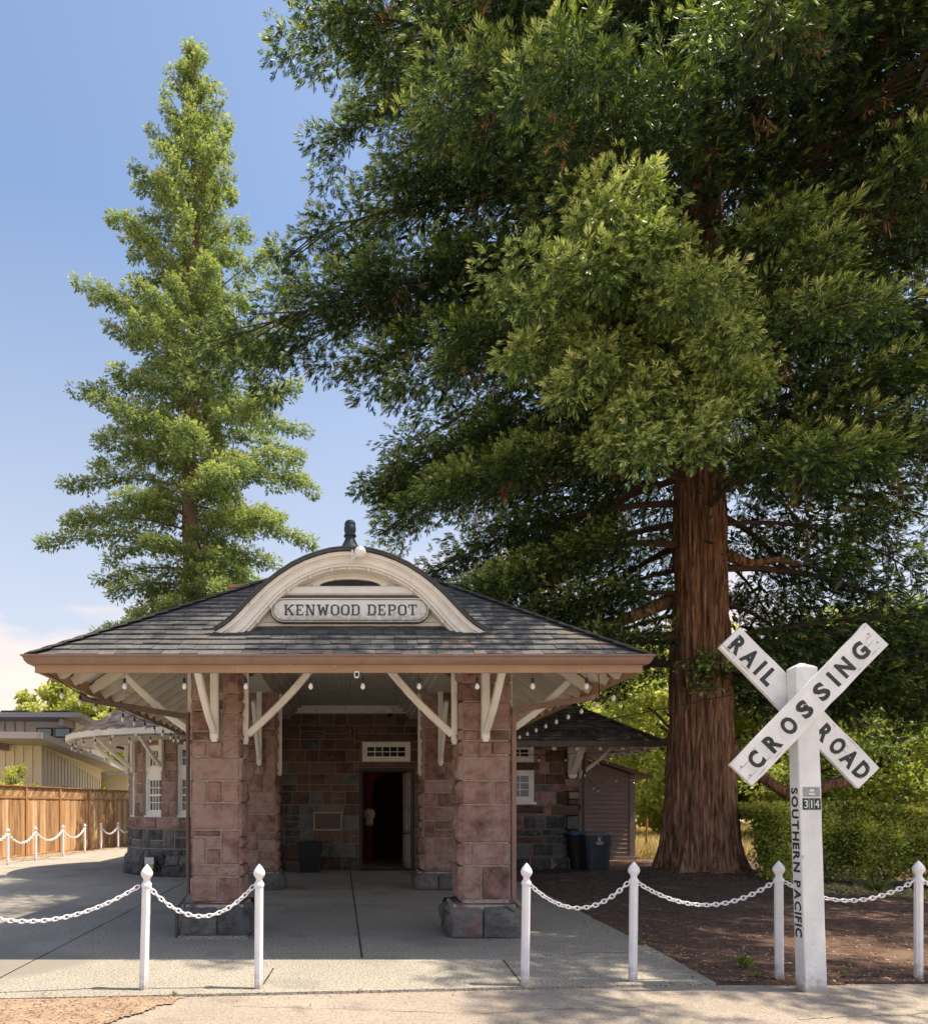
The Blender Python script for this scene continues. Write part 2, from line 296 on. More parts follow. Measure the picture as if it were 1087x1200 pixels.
def rock(mb, fn, rect, prot=.02, rough=.02, gap=.007, mi=0, cell=.055):
    x0,y0,x1,y1 = rect; x0 += gap; y0 += gap; x1 -= gap; y1 -= gap
    if x1-x0 < .02 or y1-y0 < .02: return
    def axis(a, b):
        n = max(2, int((b-a)/cell)); e = min(.014, (b-a)*.2)
        return [a, a+e*.35, a+e] + [a+e+(b-a-2*e)*i/n for i in range(1,n)] + [b-e, b-e*.35, b]
    xs = axis(x0,x1); ys = axis(y0,y1); sd = random.random()*100; tilt = (random.uniform(-.5,.5), random.uniform(-.5,.5))
    vs = []
    for j,y in enumerate(ys):
        for i,x in enumerate(xs):
            e = min(i, len(xs)-1-i, j, len(ys)-1-j)
            if e == 0: h = -.012
            else:
                ed = min(x-x0, x1-x, y-y0, y1-y); k = min(1, ed/.06)
                p = Vector((x*6.5+sd, y*6.5, sd)); nn = noise.noise(p)*.65+noise.noise(p*2.7)*.35
                fl = (x-(x0+x1)/2)*tilt[0]*.08+(y-(y0+y1)/2)*tilt[1]*.08
                nn += .7*(.35-abs(noise.noise(p*1.7+Vector((7,3,1)))))*.8
                h = prot*(.35+.65*math.sqrt(k)) + rough*nn*(.35+.65*k) + fl*k*1.6
                if e == 1: h = min(h, prot*.35)
            jx = (random.random()-.5)*.006; jy = (random.random()-.5)*.006
            vs.append(fn(x+jx, y+jy, h))
    nx = len(xs); fs = [(j*nx+i, j*nx+i+1, (j+1)*nx+i+1, (j+1)*nx+i) for j in range(len(ys)-1) for i in range(nx-1)]
    mb.add(vs, fs, mi)
def slab(mb, fn, rects, h0, h1, mi=0, step=9):
    for x0,y0,x1,y1 in rects:
        n = max(1, int(math.ceil((x1-x0)/step)))
        for k in range(n):
            a = x0+(x1-x0)*k/n; b = x0+(x1-x0)*(k+1)/n
            vs = [fn(x,y,h) for h in (h0,h1) for x,y in ((a,y0),(b,y0),(b,y1),(a,y1))]
            mb.add(vs, [(3,2,1,0),(4,5,6,7),(0,1,5,4),(1,2,6,5),(2,3,7,6),(3,0,4,7)], mi)
# ---- shingles on a plane
def shingles(mb, fn, length, bounds, expo=.15, tw=(.14,.32), th=.012, rng=random, mi=0, flare=None):
    s = 0; row = 0
    while s < length:
        l, r = bounds(s); l2, r2 = bounds(min(s+expo*1.15, length)); x = l - rng.uniform(0, tw[0])
        while x < r:
            w = rng.uniform(*tw); a = max(x+.003, l); b = min(x+w-.003, r)
            if b-a > .02:
                t = th*rng.uniform(.7,1.35); dz = rng.uniform(-.006,.006)
                a2 = max(a, l2); b2 = min(b, r2)
                if b2 < a2: a2 = b2 = (a2+b2)/2
                top = min(s+expo*1.15, length)
                vs = [fn(a,s+dz,0),fn(b,s+dz,0),fn(b,s+dz,t+.004),fn(a,s+dz,t+.004),fn(b2,top,.001),fn(a2,top,.001)]
                mb.add(vs, [(0,1,2,3),(3,2,4,5),(1,4,2),(0,3,5)], mi)
            x += w
        s += expo; row += 1
# ---- lettering
_g = {}
def glyph(ch, bold=.022):
    if (ch,bold) in _g: return _g[(ch,bold)]
    cu = bpy.data.curves.new('g','FONT'); cu.body = ch; cu.offset = bold; cu.resolution_u = 3; cu.extrude = .5
    o = bpy.data.objects.new('g', cu); C.link(o); dg = bpy.context.evaluated_depsgraph_get()
    me = bpy.data.meshes.new_from_object(o.evaluated_get(dg)); vs = [v.co.copy() for v in me.vertices]; fs = [tuple(p.vertices) for p in me.polygons]
    bpy.data.objects.remove(o); bpy.data.meshes.remove(me); bpy.data.curves.remove(cu)
    x0 = min(v.x for v in vs); x1 = max(v.x for v in vs); y0 = min(v.y for v in vs); y1 = max(v.y for v in vs)
    vs = [((v.x-x0)/(x1-x0), (v.y-y0)/(y1-y0), v.z+.5) for v in vs]; _g[(ch,bold)] = (vs, fs, (x1-x0)/(y1-y0)); return _g[(ch,bold)]
def put_text(mb, txt, fn, x0, x1, y0, y1, th=.003, bold=.022, gap=.22, space=.7, wfit=None):
    """fit the characters of txt in the box x0..x1, y0..y1 of the plane map fn"""
    ws = []
    for c in txt:
        ws.append(space if c == ' ' else glyph(c,bold)[2])
    tot = sum(ws)+gap*(len(txt)-1); k = (x1-x0)/tot; x = x0
    for c,w in zip(txt, ws):
        if c != ' ':
            vs, fs, _ = glyph(c,bold); mb.add([fn(x+v[0]*w*k, y0+v[1]*(y1-y0), v[2]*th) for v in vs], fs)
        x += (w+gap)*k
SL = {  # slab-serif capitals as strokes in a 1 x 1 box: 'b' = box x0,y0,x1,y1 ; 'q' = quad
 'K': [('b',.06,0,.26,1),('b',0,0,.36,.1),('b',0,.9,.36,1),('q',(.26,.42),(.26,.58),(.70,.95),(.90,.95)),('q',(.36,.55),(.52,.64),(.94,.05),(.70,.05)),('b',.62,.9,1,1),('b',.62,0,1,.1)],
 'E': [('b',.1,0,.32,1),('b',0,0,.9,.12),('b',0,.88,.9,1),('b',.3,.45,.62,.56),('b',.55,.36,.64,.65),('b',.82,.1,.92,.3),('b',.82,.7,.92,.9)],
 'N': [('b',.1,0,.24,1),('b',.76,0,.9,1),('q',(.1,1),(.34,1),(.9,0),(.68,0)),('b',0,.9,.3,1),('b',.64,.9,1,1),('b',0,0,.36,.1)],
 'W': [('q',(.06,.95),(.26,.95),(.40,0),(.24,0)),('q',(.24,0),(.38,0),(.56,.8),(.44,.8)),('q',(.44,.8),(.58,.8),(.76,0),(.62,0)),('q',(.62,0),(.78,0),(.92,.95),(.78,.95)),('b',0,.9,.34,1),('b',.70,.9,1,1)],
 'O': [('r',)],
 'D': [('b',.08,0,.3,1),('b',0,0,.3,.11),('b',0,.89,.3,1),('q',(.3,.88),(.3,1),(.72,1),(.66,.88)),('q',(.72,1),(.66,.88),(.76,.74),(.98,.8)),('b',.76,.24,.98,.78),('q',(.3,0),(.3,.12),(.66,.12),(.72,0)),('q',(.72,0),(.66,.12),(.76,.26),(.98,.2))],
 'P': [('b',.1,0,.32,1),('b',0,0,.46,.1),('b',0,.89,.3,1),('q',(.3,.88),(.3,1),(.76,1),(.68,.88)),('q',(.76,1),(.68,.88),(.74,.8),(.96,.84)),('b',.74,.6,.96,.84),('q',(.96,.6),(.74,.62),(.68,.54),(.76,.42)),('b',.3,.42,.76,.53)],
 'T': [('b',.4,0,.62,1),('b',.26,0,.76,.1),('b',0,.88,1,1),('b',0,.68,.1,.9),('b',.9,.68,1,.9)]}
def slab_text(mb, txt, fn, x0, x1, y0, y1, th=.003):
    W = {'W':1.25,'K':1.0,' ':.42,'E':.82,'P':.86,'T':.86,'N':.98}; gap = .16
    tot = sum(W.get(c,.88) for c in txt)+gap*(len(txt)-1); k = (x1-x0)/tot; x = x0; H = y1-y0
    for c in txt:
        w = W.get(c,.88)*k
        for j,s in enumerate(SL.get(c, [])):
            t = th+j*.0003
            if s[0] == 'b': poly = [(s[1],s[2]),(s[3],s[2]),(s[3],s[4]),(s[1],s[4])]; mb.prism([(x+a*w, y0+b*H) for a,b in poly], fn, 0, t)
            elif s[0] == 'q': mb.prism([(x+a*w, y0+b*H) for a,b in s[1:]], fn, 0, t)
            else:
                o = [(.28,0),(.72,0),(1,.2),(1,.8),(.72,1),(.28,1),(0,.8),(0,.2)]; i = [(.34,.12),(.66,.12),(.77,.25),(.77,.75),(.66,.88),(.34,.88),(.23,.75),(.23,.25)]
                for q in range(8):
                    mb.prism([(x+a*w, y0+b*H) for a,b in (o[q],o[(q+1)%8],i[(q+1)%8],i[q])], fn, 0, th)
        x += w+gap*k
# ================================================================== SETTING
random.seed(7); rng = random.Random(11); nr = np.random.default_rng(5)
edge = lambda x: 5.69+(x+2.74)*.085                    # front edge of the pavement (Y)
def struct(o): o['kind'] = 'structure'; return o
mb = MB(); K = 48
mb.add([(0,30,-.09)]+[(900*math.cos(2*PI*k/K), 30+900*math.sin(2*PI*k/K), -.09) for k in range(K)], [(0,k+1,(k+1)%K+1) for k in range(K)])
struct(mb.build('ground', M['field']))
mb = MB()
mb.add([(-40,-12,-.024),(60,-12,-.024),(60,edge(3.12)+1.0,-.024),(3.3,edge(3.12)+1.0,-.024),(3.05,edge(3.12)+.02,-.024),(-3,edge(-3)+.03,-.024),(-40,3.4,-.024)], [tuple(range(7))])
struct(mb.build('road', M['road']))
# worn dirt strip between the road and the pavement
def noise_sheet(name, m, poly_in, x0, x1, y0, y1, z0, amp, step, sc=1.2):
    nx = int((x1-x0)/step)+1; ny = int((y1-y0)/step)+1; mb = MB(); vs = []; ok = {}
    for j in range(ny+1):
        for i in range(nx+1):
            x = x0+(x1-x0)*i/nx; y = y0+(y1-y0)*j/ny; vs.append((x,y,z0+amp*noise.noise(Vector((x*sc,y*sc,z0*9)))+amp*.35*noise.noise(Vector((x*sc*5,y*sc*5,2)))))
    fs = []
    for j in range(ny):
        for i in range(nx):
            x = x0+(x1-x0)*(i+.5)/nx; y = y0+(y1-y0)*(j+.5)/ny
            if poly_in(x,y): fs.append((j*(nx+1)+i, j*(nx+1)+i+1, (j+1)*(nx+1)+i+1, (j+1)*(nx+1)+i))
    mb.add(vs, fs); return struct(mb.build(name, m, smooth=True))
noise_sheet('dirt_verge', M['dirt'], lambda x,y: y < edge(x)+.05 and y > 5.0+(x+1.75)*1.77+.16*noise.noise(Vector((x*6,y*6,1)))+.06*noise.noise(Vector((x*22,y*22,1))) and x < -1.0 and (x > -3 or y > 3.8), -6, -.95, 3.5, 5.9, -.013, .008, .022)
# pavement slab with a front face
mb = MB()
pv = [(-9.3,edge(-9.3)),(3.12,edge(3.12)),(3.2,7.46),(3.37,11.8),(3.5,17.4),(3.5,34),(-7.4,34),(-8.9,26),(-9.9,18.5),(-11.5,12)]
mb.prism(pv, lambda x,y,h: (x,y,h), -.08, 0)
struct(mb.build('pavement', M['concrete']))
mb = MB()
for p0,p1,w in [((0,17.1),(.12,7.2),.018),((-3.3,14.8),(-3.06,6.1),.014),((-.71,6.75),(-.735,6.0),.014),((1.50,7.1),(1.455,6.12),.014),((2.3,7.44),(3.19,7.47),.012)]:
    a = Vector((*p0,0)); b = Vector((*p1,0)); n_ = 14; last = None
    for k in range(n_):
        q0 = a.lerp(b,k/n_); q1 = a.lerp(b,(k+1)/n_); s_ = Vector(((b-a).y,-(b-a).x,0)).normalized()
        w0 = last or w*rng.uniform(.6,1.2); w1 = w*rng.uniform(.6,1.2); last = w1
        mb.add([(q0.x-s_.x*w0/2,q0.y-s_.y*w0/2,.004),(q0.x+s_.x*w0/2,q0.y+s_.y*w0/2,.004),(q1.x+s_.x*w1/2,q1.y+s_.y*w1/2,.004),(q1.x-s_.x*w1/2,q1.y-s_.y*w1/2,.004)], [(0,1,2,3)])
for x0,y0,x1,y1 in [(-.9,5.55,.9,5.35),(.9,5.35,2.6,5.6),(3.2,5.2,5.2,5.45),(4.1,5.3,4.4,4.6)]:
    n_ = 26; P_ = [(x0+(x1-x0)*k/n_+rng.uniform(-.015,.015), y0+(y1-y0)*k/n_+.05*noise.noise(Vector((k*.4,x0,1)))+rng.uniform(-.012,.012)) for k in range(n_+1)]
    for a,b in zip(P_,P_[1:]):
        w_ = rng.uniform(.001,.0035); mb.add([(a[0],a[1]-w_,-.0205),(b[0],b[1]-w_,-.0205),(b[0],b[1]+w_,-.0205),(a[0],a[1]+w_,-.0205)],[(0,1,2,3)])
struct(mb.build('pavement_joint', M['joint']))
# mulch bed under the big tree
TX, TY = 6.93, 14.35
def soil_in(x,y):
    xe = 3.12+(y-6.19)*.05 if y < 12 else 3.4
    return x > xe-.03 and y > edge(3.12)+.0+ (x-3.12)*.03 and not (x < 3.4 and y > 17)
nx, ny = 150, 150; vs = []; fs = []
for j in range(ny+1):
    for i in range(nx+1):
        x = 3.0+(i/nx)**1.5*30; y = 6.1+(j/ny)**1.3*16
        d = math.hypot(x-TX,y-TY); z = .012+.035*noise.noise(Vector((x*.9,y*.9,3)))+.02*noise.noise(Vector((x*3,y*3,5)))+.008*noise.noise(Vector((x*12,y*12,5)))
        z += .30*math.exp(-(d/2.0)**2); z *= min(1, max(0,(x-3.15))/.8)*min(1, max(.0,(y-6.25))/.5); z += -.004-.03*max(0,1-(y-6.1-.05*noise.noise(Vector((x*2,0,0))))/.22)
        vs.append((x,y,z))
for j in range(ny):
    for i in range(nx):
        x = 3.0+((i+.5)/nx)**1.5*30; y = 6.1+((j+.5)/ny)**1.3*16
        if soil_in(x,y): fs.append((j*(nx+1)+i, j*(nx+1)+i+1, (j+1)*(nx+1)+i+1, (j+1)*(nx+1)+i))
mb = MB(); mb.add(vs, fs); struct(mb.build('soil', M['mulch'], smooth=True))
def soil_z(x,y):
    d = math.hypot(x-TX,y-TY); z = .012+.035*noise.noise(Vector((x*.9,y*.9,3)))+.02*noise.noise(Vector((x*3,y*3,5)))
    z += .30*math.exp(-(d/2.0)**2); return z*min(1, max(0,(x-3.15))/.8)*min(1, max(.0,(y-6.25))/.5)-.004
# litter on soil, dirt and a little on the road and pavement
def litter(name, pts, size, m, label=None):
    n = len(pts); P = np.array(pts); a = nr.uniform(0,2*PI,n); L = nr.uniform(.5,1.6,n)*size; W = L*nr.uniform(.15,.6,n); t = nr.uniform(-.5,.5,n)
    d = np.stack([np.cos(a),np.sin(a),t*.5],1); p = np.stack([-np.sin(a),np.cos(a),nr.uniform(-.6,.6,n)],1)
    V = np.stack([P-d*L[:,None]/2, P+p*W[:,None]/2, P+d*L[:,None]/2, P-p*W[:,None]/2],1); V[:,:,2] += .006
    o = quads_mesh(name, V, m, var=nr.uniform(0,1,n)); o['kind'] = 'stuff'; return o
pts = []
while len(pts) < 26000:
    y = 6.25+14*rng.random()**1.8; x = 3.2+16*rng.random()**1.2
    if soil_in(x,y): pts.append((x,y,soil_z(x,y)))
for k in range(5200):
    a_ = rng.uniform(0,2*PI); r_ = rng.uniform(.75,1.1)+abs(rng.gauss(0,.5)); x = TX+r_*math.cos(a_); y = TY+r_*math.sin(a_); pts.append((x,y,soil_z(x,y)+.01))
litter('fallen_needles', pts, .026, M['litter'])
pts = []
while len(pts) < 3800:
    x = rng.uniform(-5,-1.1); y = rng.uniform(4.6,5.9)
    if y < edge(x)-.01 and y > 5.0+(x+1.75)*1.77: pts.append((x,y,-.008))
for k in range(260): x = rng.uniform(-3,5); pts.append((x, edge(x)+rng.gauss(-.05,.05), -.022 if rng.random()<.8 else .002))
for k in range(420):
    x = rng.uniform(-5,6); y = rng.uniform(3.8,8.5) if rng.random() < .6 else edge(x)+abs(rng.gauss(0,.12)); pts.append((x, y, .0 if y > edge(x) and x < 3.1 else (-.02 if y <= edge(x) else .01)))
for k in range(500):
    x = rng.uniform(3.0,3.35); y = rng.uniform(6.3,13); pts.append((x-.12*rng.random()*abs(noise.noise(Vector((y*1.5,0,0))))*6, y, .002))
litter('wood_chips', pts, .022, M['litter'])

# ================================================================== THE DEPOT
depot = thing('train_depot', (0,17.2,0), 'red stone train depot with grey hip roofs, arched dormer and stone columned porch', 'building')
def part(mb, name, m, parent=None, **k): return mb.build(name, m, parent or depot, **k)
ST = ['stone','stone_dark','stone_shaded']
# ---- main wall, X -3.6 .. 5.42 at Y 17.2
W0 = -3.6; WW = 5.42-W0; fn = plane_map((W0,17.2,0),(1,0,0),(0,0,1),(0,-1,0))
door_h = (.22-W0, 0, 1.54-W0, 2.43); trans_h = (.28-W0, 2.57, 1.44-W0, 3.06)
win_h = (3.10-W0, 1.54, 4.37-W0, 2.38); win_t = (3.10-W0, 2.56, 4.37-W0, 3.0); plaque_h = (-.86-W0,.95,-.19-W0,1.38)
lint = [(.10-W0,2.43,1.66-W0,2.57),(.10-W0,3.06,1.62-W0,3.24),(3.0-W0,2.38,4.5-W0,2.56),(2.95-W0,1.34,4.6-W0,1.54)]
holes = [door_h, trans_h, win_h, win_t]
rects = cut(ashlar(rng, WW, 3.7, (.17,.36), (.24,.66)), holes+lint+[plaque_h]); 
core = MB(); slab(core, fn, cut([(0,-.1,WW,3.9)], holes, .001), -.35, 0)
mb = MB()
for r in rects+cut(lint, holes):
    xm = (r[0]+r[2])/2+W0; zm = (r[1]+r[3])/2
    inner = -1.9 < xm < 2.3
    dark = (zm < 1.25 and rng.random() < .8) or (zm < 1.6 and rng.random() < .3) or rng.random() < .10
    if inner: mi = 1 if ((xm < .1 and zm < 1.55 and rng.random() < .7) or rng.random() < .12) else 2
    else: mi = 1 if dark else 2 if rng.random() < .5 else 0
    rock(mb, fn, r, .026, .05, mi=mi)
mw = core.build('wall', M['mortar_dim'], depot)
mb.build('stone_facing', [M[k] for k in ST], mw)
# return wall on the right end going back
fr = plane_map((5.42,17.2,0),(0,1,0),(0,0,1),(1,0,0)); core = MB(); slab(core, fr, [(0,-.1,9,3.2)], -.35, 0); mb = MB()
for r in ashlar(rng, 9, 3.2, (.2,.4), (.3,.8)): rock(mb, fr, r, .022, .03, mi=1 if r[1] < 1.0 else 0, cell=.12)
rw = core.build('wall', M['mortar'], depot); mb.build('stone_facing', [M[k] for k in ST], rw)
# stepped footing along the right part of the wall
ff = plane_map((3.3,17.1,0),(1,0,0),(0,0,1),(0,-1,0)); mb = MB()
slab(mb, ff, [(0,-.05,2.2,.30)], -.1, .03); 
for r in ashlar(rng, 2.2, .31, (.3,.31), (.3,.6)): rock(mb, ff, r, .05, .04, mi=1)
mb.build('footing', [M[k] for k in ST], depot)
# inner room seen through the door
mb = MB(); mb.box((-1.2,22.0,-.02),(3.2,22.1,3.4)); mb.box((-1.25,17.56,-.02),(-1.2,22,3.4)); mb.box((3.2,17.56,-.02),(3.25,22,3.4)); mb.box((-1.2,17.56,3.4),(3.2,22,3.45)); mb.box((-1.2,17.55,-.03),(3.2,22,-.002))
# partition with a black arched opening
n = 16; arch = [(.62,0)]+[(1.22-.60*math.cos(PI*k/n), 2.05+.38*math.sin(PI*k/n)) for k in range(n+1)]+[(1.82,0)]
outl = [(-1.2,0)]
pf = lambda x,y,h: (x,19.4+h,y)
for k in range(len(arch)-1):
    a,b = arch[k],arch[k+1]
    if abs(b[0]-a[0]) > 1e-5: mb.prism([(a[0],a[1]),(b[0],b[1]),(b[0],3.4),(a[0],3.4)], pf, 0, .1)
mb.box((-1.2,19.4,0),(.62,19.5,3.4)); mb.box((1.82,19.4,0),(3.2,19.5,3.4))
mb.build('inner_room', M['red_room'], depot)
# dark rooms behind the side windows
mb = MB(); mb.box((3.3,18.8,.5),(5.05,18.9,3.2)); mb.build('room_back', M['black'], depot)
# ---- window builder (local frame: x right, z up, y into the wall)
def window(cx, cy, ang, w, z0, z1, cols, rows, depth=.10, fr=.07, sill=True, m='white', meeting=None, name='window'):
    ca, sa = math.cos(ang), math.sin(ang)
    T = lambda x,y,z: (cx+x*ca-y*sa, cy+x*sa+y*ca, z)
    def bx(mb, a, b):
        (x0,y0,z0_),(x1,y1,z1_) = a,b
        vs = [T(x,y,z) for z in (z0_,z1_) for x,y in ((x0,y0),(x1,y0),(x1,y1),(x0,y1))]
        mb.add(vs, [(0,3,2,1),(4,5,6,7),(0,1,5,4),(1,2,6,5),(2,3,7,6),(3,0,4,7)])
    mb = MB(); h = w/2
    bx(mb, (-h,0,z0),(-h+fr,depth,z1)); bx(mb, (h-fr,0,z0),(h,depth,z1)); bx(mb, (-h+fr,.002,z1-fr),(h-fr,depth,z1)); bx(mb, (-h+fr,.002,z0),(h-fr,depth,z0+fr))
    i0 = .028; zz0 = z0+fr; zz1 = z1-fr
    # inner sash
    bx(mb, (-h+fr,i0,zz0),(-h+fr+.035,depth-.01,zz1)); bx(mb, (h-fr-.035,i0,zz0),(h-fr,depth-.01,zz1)); bx(mb, (-h+fr+.035,i0+.002,zz0),(h-fr-.035,depth-.01,zz0+.04)); bx(mb, (-h+fr+.035,i0+.002,zz1-.035),(h-fr-.035,depth-.01,zz1))
    xa, xb, za, zb = -h+fr+.035, h-fr-.035, zz0+.04, zz1-.035
    for k in range(1,cols): x = xa+(xb-xa)*k/cols; bx(mb, (x-.010,i0+.006,za),(x+.010,depth-.02,zb))
    for k in range(1,rows):
        z = za+(zb-za)*k/rows; t = .022 if meeting == k else .010
        bx(mb, (xa,i0+.009 if meeting != k else i0+.001,z-t),(xb,depth-.022,z+t))
    o = mb.build(name, M[m], depot)
    g = MB(); bx(g, (xa-.01,depth-.045,za-.01),(xb+.01,depth-.038,zb+.01)); g.build('pane', M['glass'], o)
    if sill: s_ = MB(); bx(s_, (-h-.05,-.05,z0-.06),(h+.05,depth,z0-.002)); s_.build('sill', M[m], o)
    return o
window(.86, 17.22, 0, 1.14, 2.58, 3.05, 5, 2, sill=False, fr=.085)
window(3.735, 17.2, 0, 1.25, 2.57, 2.99, 5, 2, sill=False, fr=.09)
window(3.735, 17.2, 0, 1.25, 1.62, 2.37, 5, 3, fr=.09)
# door frame, open leaf, threshold
mb = MB(); mb.box((.22,17.24,0),(.30,17.36,2.43)); mb.box((1.46,17.24,0),(1.54,17.36,2.43)); mb.box((.30,17.243,2.35),(1.46,17.36,2.43)); mb.build('door_frame', M['darkmetal'], depot)
hx, hy = 1.445, 17.30; fx, fy = 1.33, 18.35
U = Vector((fx-hx, fy-hy, 0)); dl = U.length; U.normalize(); Nn = Vector((-U.y,U.x,0)).normalized()
if Nn.x > 0: Nn = -Nn
df = plane_map((hx,hy,.015), U, (0,0,1), Nn)
mb = MB(); slab(mb, df, [(0.012,0,dl,2.33)], -.045, 0)
for (a,b,c,d) in [(.12,1.55,.42,2.2),(.6,1.55,.92,2.2),(.12,.95,.42,1.42),(.6,.95,.92,1.42),(.12,.15,.42,.75),(.6,.15,.92,.75)]:
    slab(mb, df, [(a-.03,b-.03,c+.03,b),(a-.03,d,c+.03,d+.03),(a-.03,b,a,d),(c,b,c+.03,d)], -.001, .014)
    slab(mb, df, [(a+.05,b+.05,c-.05,d-.05)], -.001, .010)
lf = mb.build('door', M['door'], depot)
mb = MB(); slab(mb, df, [(-.006,0,.010,2.33)], -.0455, .001); mb.build('door_edge', M['red_paint'], lf)
mb = MB(); mb.tube([df(.06,.86,.01),df(.06,.86,.06),df(.5,.84,.07),df(.92,.88,.06),df(.92,.88,.01)], .012, 6); mb.build('push_bar', M['black'], lf)
mb = MB(); mb.box((.2,17.02,.0),(1.56,17.4,.03)); mb.build('threshold', M['darkmetal'], depot)
# plaque
pl = thing('wall_plaque', (-.525,17.2,.95), 'dark rectangular plaque with a pale border set in the porch wall', 'plaque')
mb = MB(); fp = plane_map((-.86,17.2,.95),(1,0,0),(0,0,1),(0,-1,0)); slab(mb, fp, [(.025,.025,.645,.405)], 0, .02); mb.build('panel', M['pipe'], pl)
mb = MB(); slab(mb, fp, [(0,0,.67,.025),(0,.405,.67,.43),(0,.025,.025,.405),(.645,.025,.67,.405)], 0, .03); mb.build('border', M['mortar'], pl)
# ---- round bay at the left end
BX, BY, BR = -3.45, 17.45, 1.78
def bayfn(x,y,h):
    a = -PI*.98+x/BR; return Vector((BX+(BR+h)*math.cos(a), BY+(BR+h)*math.sin(a), y))
def bay_x(ang): return (ang+PI*.98)*BR
bw_ang = [math.radians(a) for a in (-151,-121,-91,-61)]; wW = .56
holes = [(bay_x(a)-wW/2,1.28,bay_x(a)+wW/2,2.86) for a in bw_ang]
BL = PI*.98*BR
core = MB(); slab(core, bayfn, cut([(0,-.05,BL,3.4)], holes, .001), -.32, 0, step=.12)
bands = [(0,1.02,BL,1.28)]
rects = cut(ashlar(rng, BL, 1.02, (.22,.36), (.28,.6)), [])
mb = MB()
for r in rects: rock(mb, bayfn, r, .03+.05*max(0,.4-r[1]), .035, mi=1)
x = 0
while x < BL-.05:
    w = min(rng.uniform(.5,.9), BL-x); rock(mb, bayfn, (x,1.02,x+w,1.28), .05, .015, mi=0); x += w
for r in cut([(a,b+1.28,c,d+1.28) for a,b,c,d in ashlar(rng, BL, 2.1, (.28,.42), (.25,.5))], holes): rock(mb, bayfn, r, .02, .018, mi=0)
bay = core.build('round_bay_wall', M['mortar'], depot); mb.build('stone_facing', [M[k] for k in ST], bay)
mb = MB()   # flared plinth of rough dark stone
def bayfoot(x,y,h):
    a = -PI*.98+x/BR; rr = BR+.13+h-.25*y; return Vector((BX+rr*math.cos(a), BY+rr*math.sin(a), y))
for r in ashlar(rng, BL, .46, (.22,.24), (.3,.55)): rock(mb, bayfoot, r, .05, .05, mi=1)
slab(mb, bayfoot, [(0,0,BL,.45)], -.2, -.0, 1, step=.15)
mb.build('footing', [M[k] for k in ST], depot)
for a in bw_ang:
    cx, cy = BX+(BR-.10)*math.cos(a), BY+(BR-.10)*math.sin(a)
    window(cx, cy, a+PI/2, wW, 1.32, 2.20, 4, 4, meeting=2, fr=.075, depth=.12); window(cx, cy, a+PI/2, wW, 2.30, 2.86, 4, 2, fr=.075, sill=False, depth=.12)
    mb = MB(); ca, sa = math.cos(a+PI/2), math.sin(a+PI/2)
    T = lambda x,y,z: (cx+x*ca-y*sa, cy+x*sa+y*ca, z)
    vs = [T(x,y,z) for z in (2.202,2.298) for x,y in ((-wW/2,.015),(wW/2,.015),(wW/2,.12),(-wW/2,.12))]; mb.add(vs, [(0,3,2,1),(4,5,6,7),(0,1,5,4),(1,2,6,5),(2,3,7,6),(3,0,4,7)]); mb.build('window_rail', M['white'], depot)
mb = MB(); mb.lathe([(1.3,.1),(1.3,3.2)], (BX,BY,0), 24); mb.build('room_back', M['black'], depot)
# bay conical roof
ER = 3.15; EZ = 3.06; AZ = 5.5
prof = [(ER,0),(ER-.35,.16),(ER-.8,.42),(ER-1.4,.86),(ER-2.2,1.55),(.02,AZ-EZ)]
mb = MB(); mb.lathe([(r-.02,z-.03) for r,z in prof], (BX,BY,EZ+.02), 56); clip_x(mb.build('bay_roof_deck', M['shingle_bay'], depot), -2.0)
mb = MB()
seg = []; 
for (r0,z0),(r1,z1) in zip(prof, prof[1:]):
    L_ = math.hypot(r1-r0,z1-z0); k = max(1,round(L_/.125)); seg += [(r0+(r1-r0)*i/k, z0+(z1-z0)*i/k, r0+(r1-r0)*(i+1)/k, z0+(z1-z0)*(i+1)/k) for i in range(k)]
for r0,z0,r1,z1 in seg:
    a = rng.uniform(0,.1)
    while a < 2*PI:
        w = rng.uniform(.12,.24)/max(r0,.2); t = rng.uniform(.012,.026); b = a+w-.008/max(r0,.2); dz = rng.uniform(-.008,.008)
        P = lambda r,an,z: (BX+r*math.cos(an), BY+r*math.sin(an), EZ+.02+z)
        if math.sin(a) < .35:
            mb.add([P(r0+.012,a,z0-.01+dz),P(r0+.012,b,z0-.01+dz),P(r0+.012,b,z0+t+dz),P(r0+.012,a,z0+t+dz),P(r1-.01,b,z1+.006),P(r1-.01,a,z1+.006)], [(0,1,2,3),(3,2,4,5),(1,4,2),(0,3,5)])
        a += w
clip_x(mb.build('bay_roof_shingles', M['shingle_bay'], depot), -2.0)
mb = MB(); n = 56; mb.lathe([(ER-.06,EZ-.10),(ER+.01,EZ-.10),(ER+.015,EZ+.02),(ER-.06,EZ+.02)], (BX,BY,0), n)
clip_x(mb.build('bay_fascia', M['soffit'], depot), -2.0)
mb = MB(); vs = []; nn_ = 56
for k in range(nn_): 
    a = 2*PI*k/nn_; vs += [(BX+(ER-.06)*math.cos(a),BY+(ER-.06)*math.sin(a),EZ-.06),(BX+(BR-.2)*math.cos(a),BY+(BR-.2)*math.sin(a),EZ+.50)]
mb.add(vs, [(2*k,2*k+1,(2*k+3)%(2*nn_),(2*k+2)%(2*nn_)) for k in range(nn_)])
clip_x(mb.build('bay_soffit', M['soffit'], depot), -2.0)
mb = MB()
for k in range(34):
    a = 2*PI*k/34
    if math.sin(a) < .3 and BX+ER*math.cos(a) < -2.3: mb.beam((BX+(ER-.08)*math.cos(a),BY+(ER-.08)*math.sin(a),EZ-.09),(BX+(BR-.1)*math.cos(a),BY+(BR-.1)*math.sin(a),EZ+.42),.06,.10)
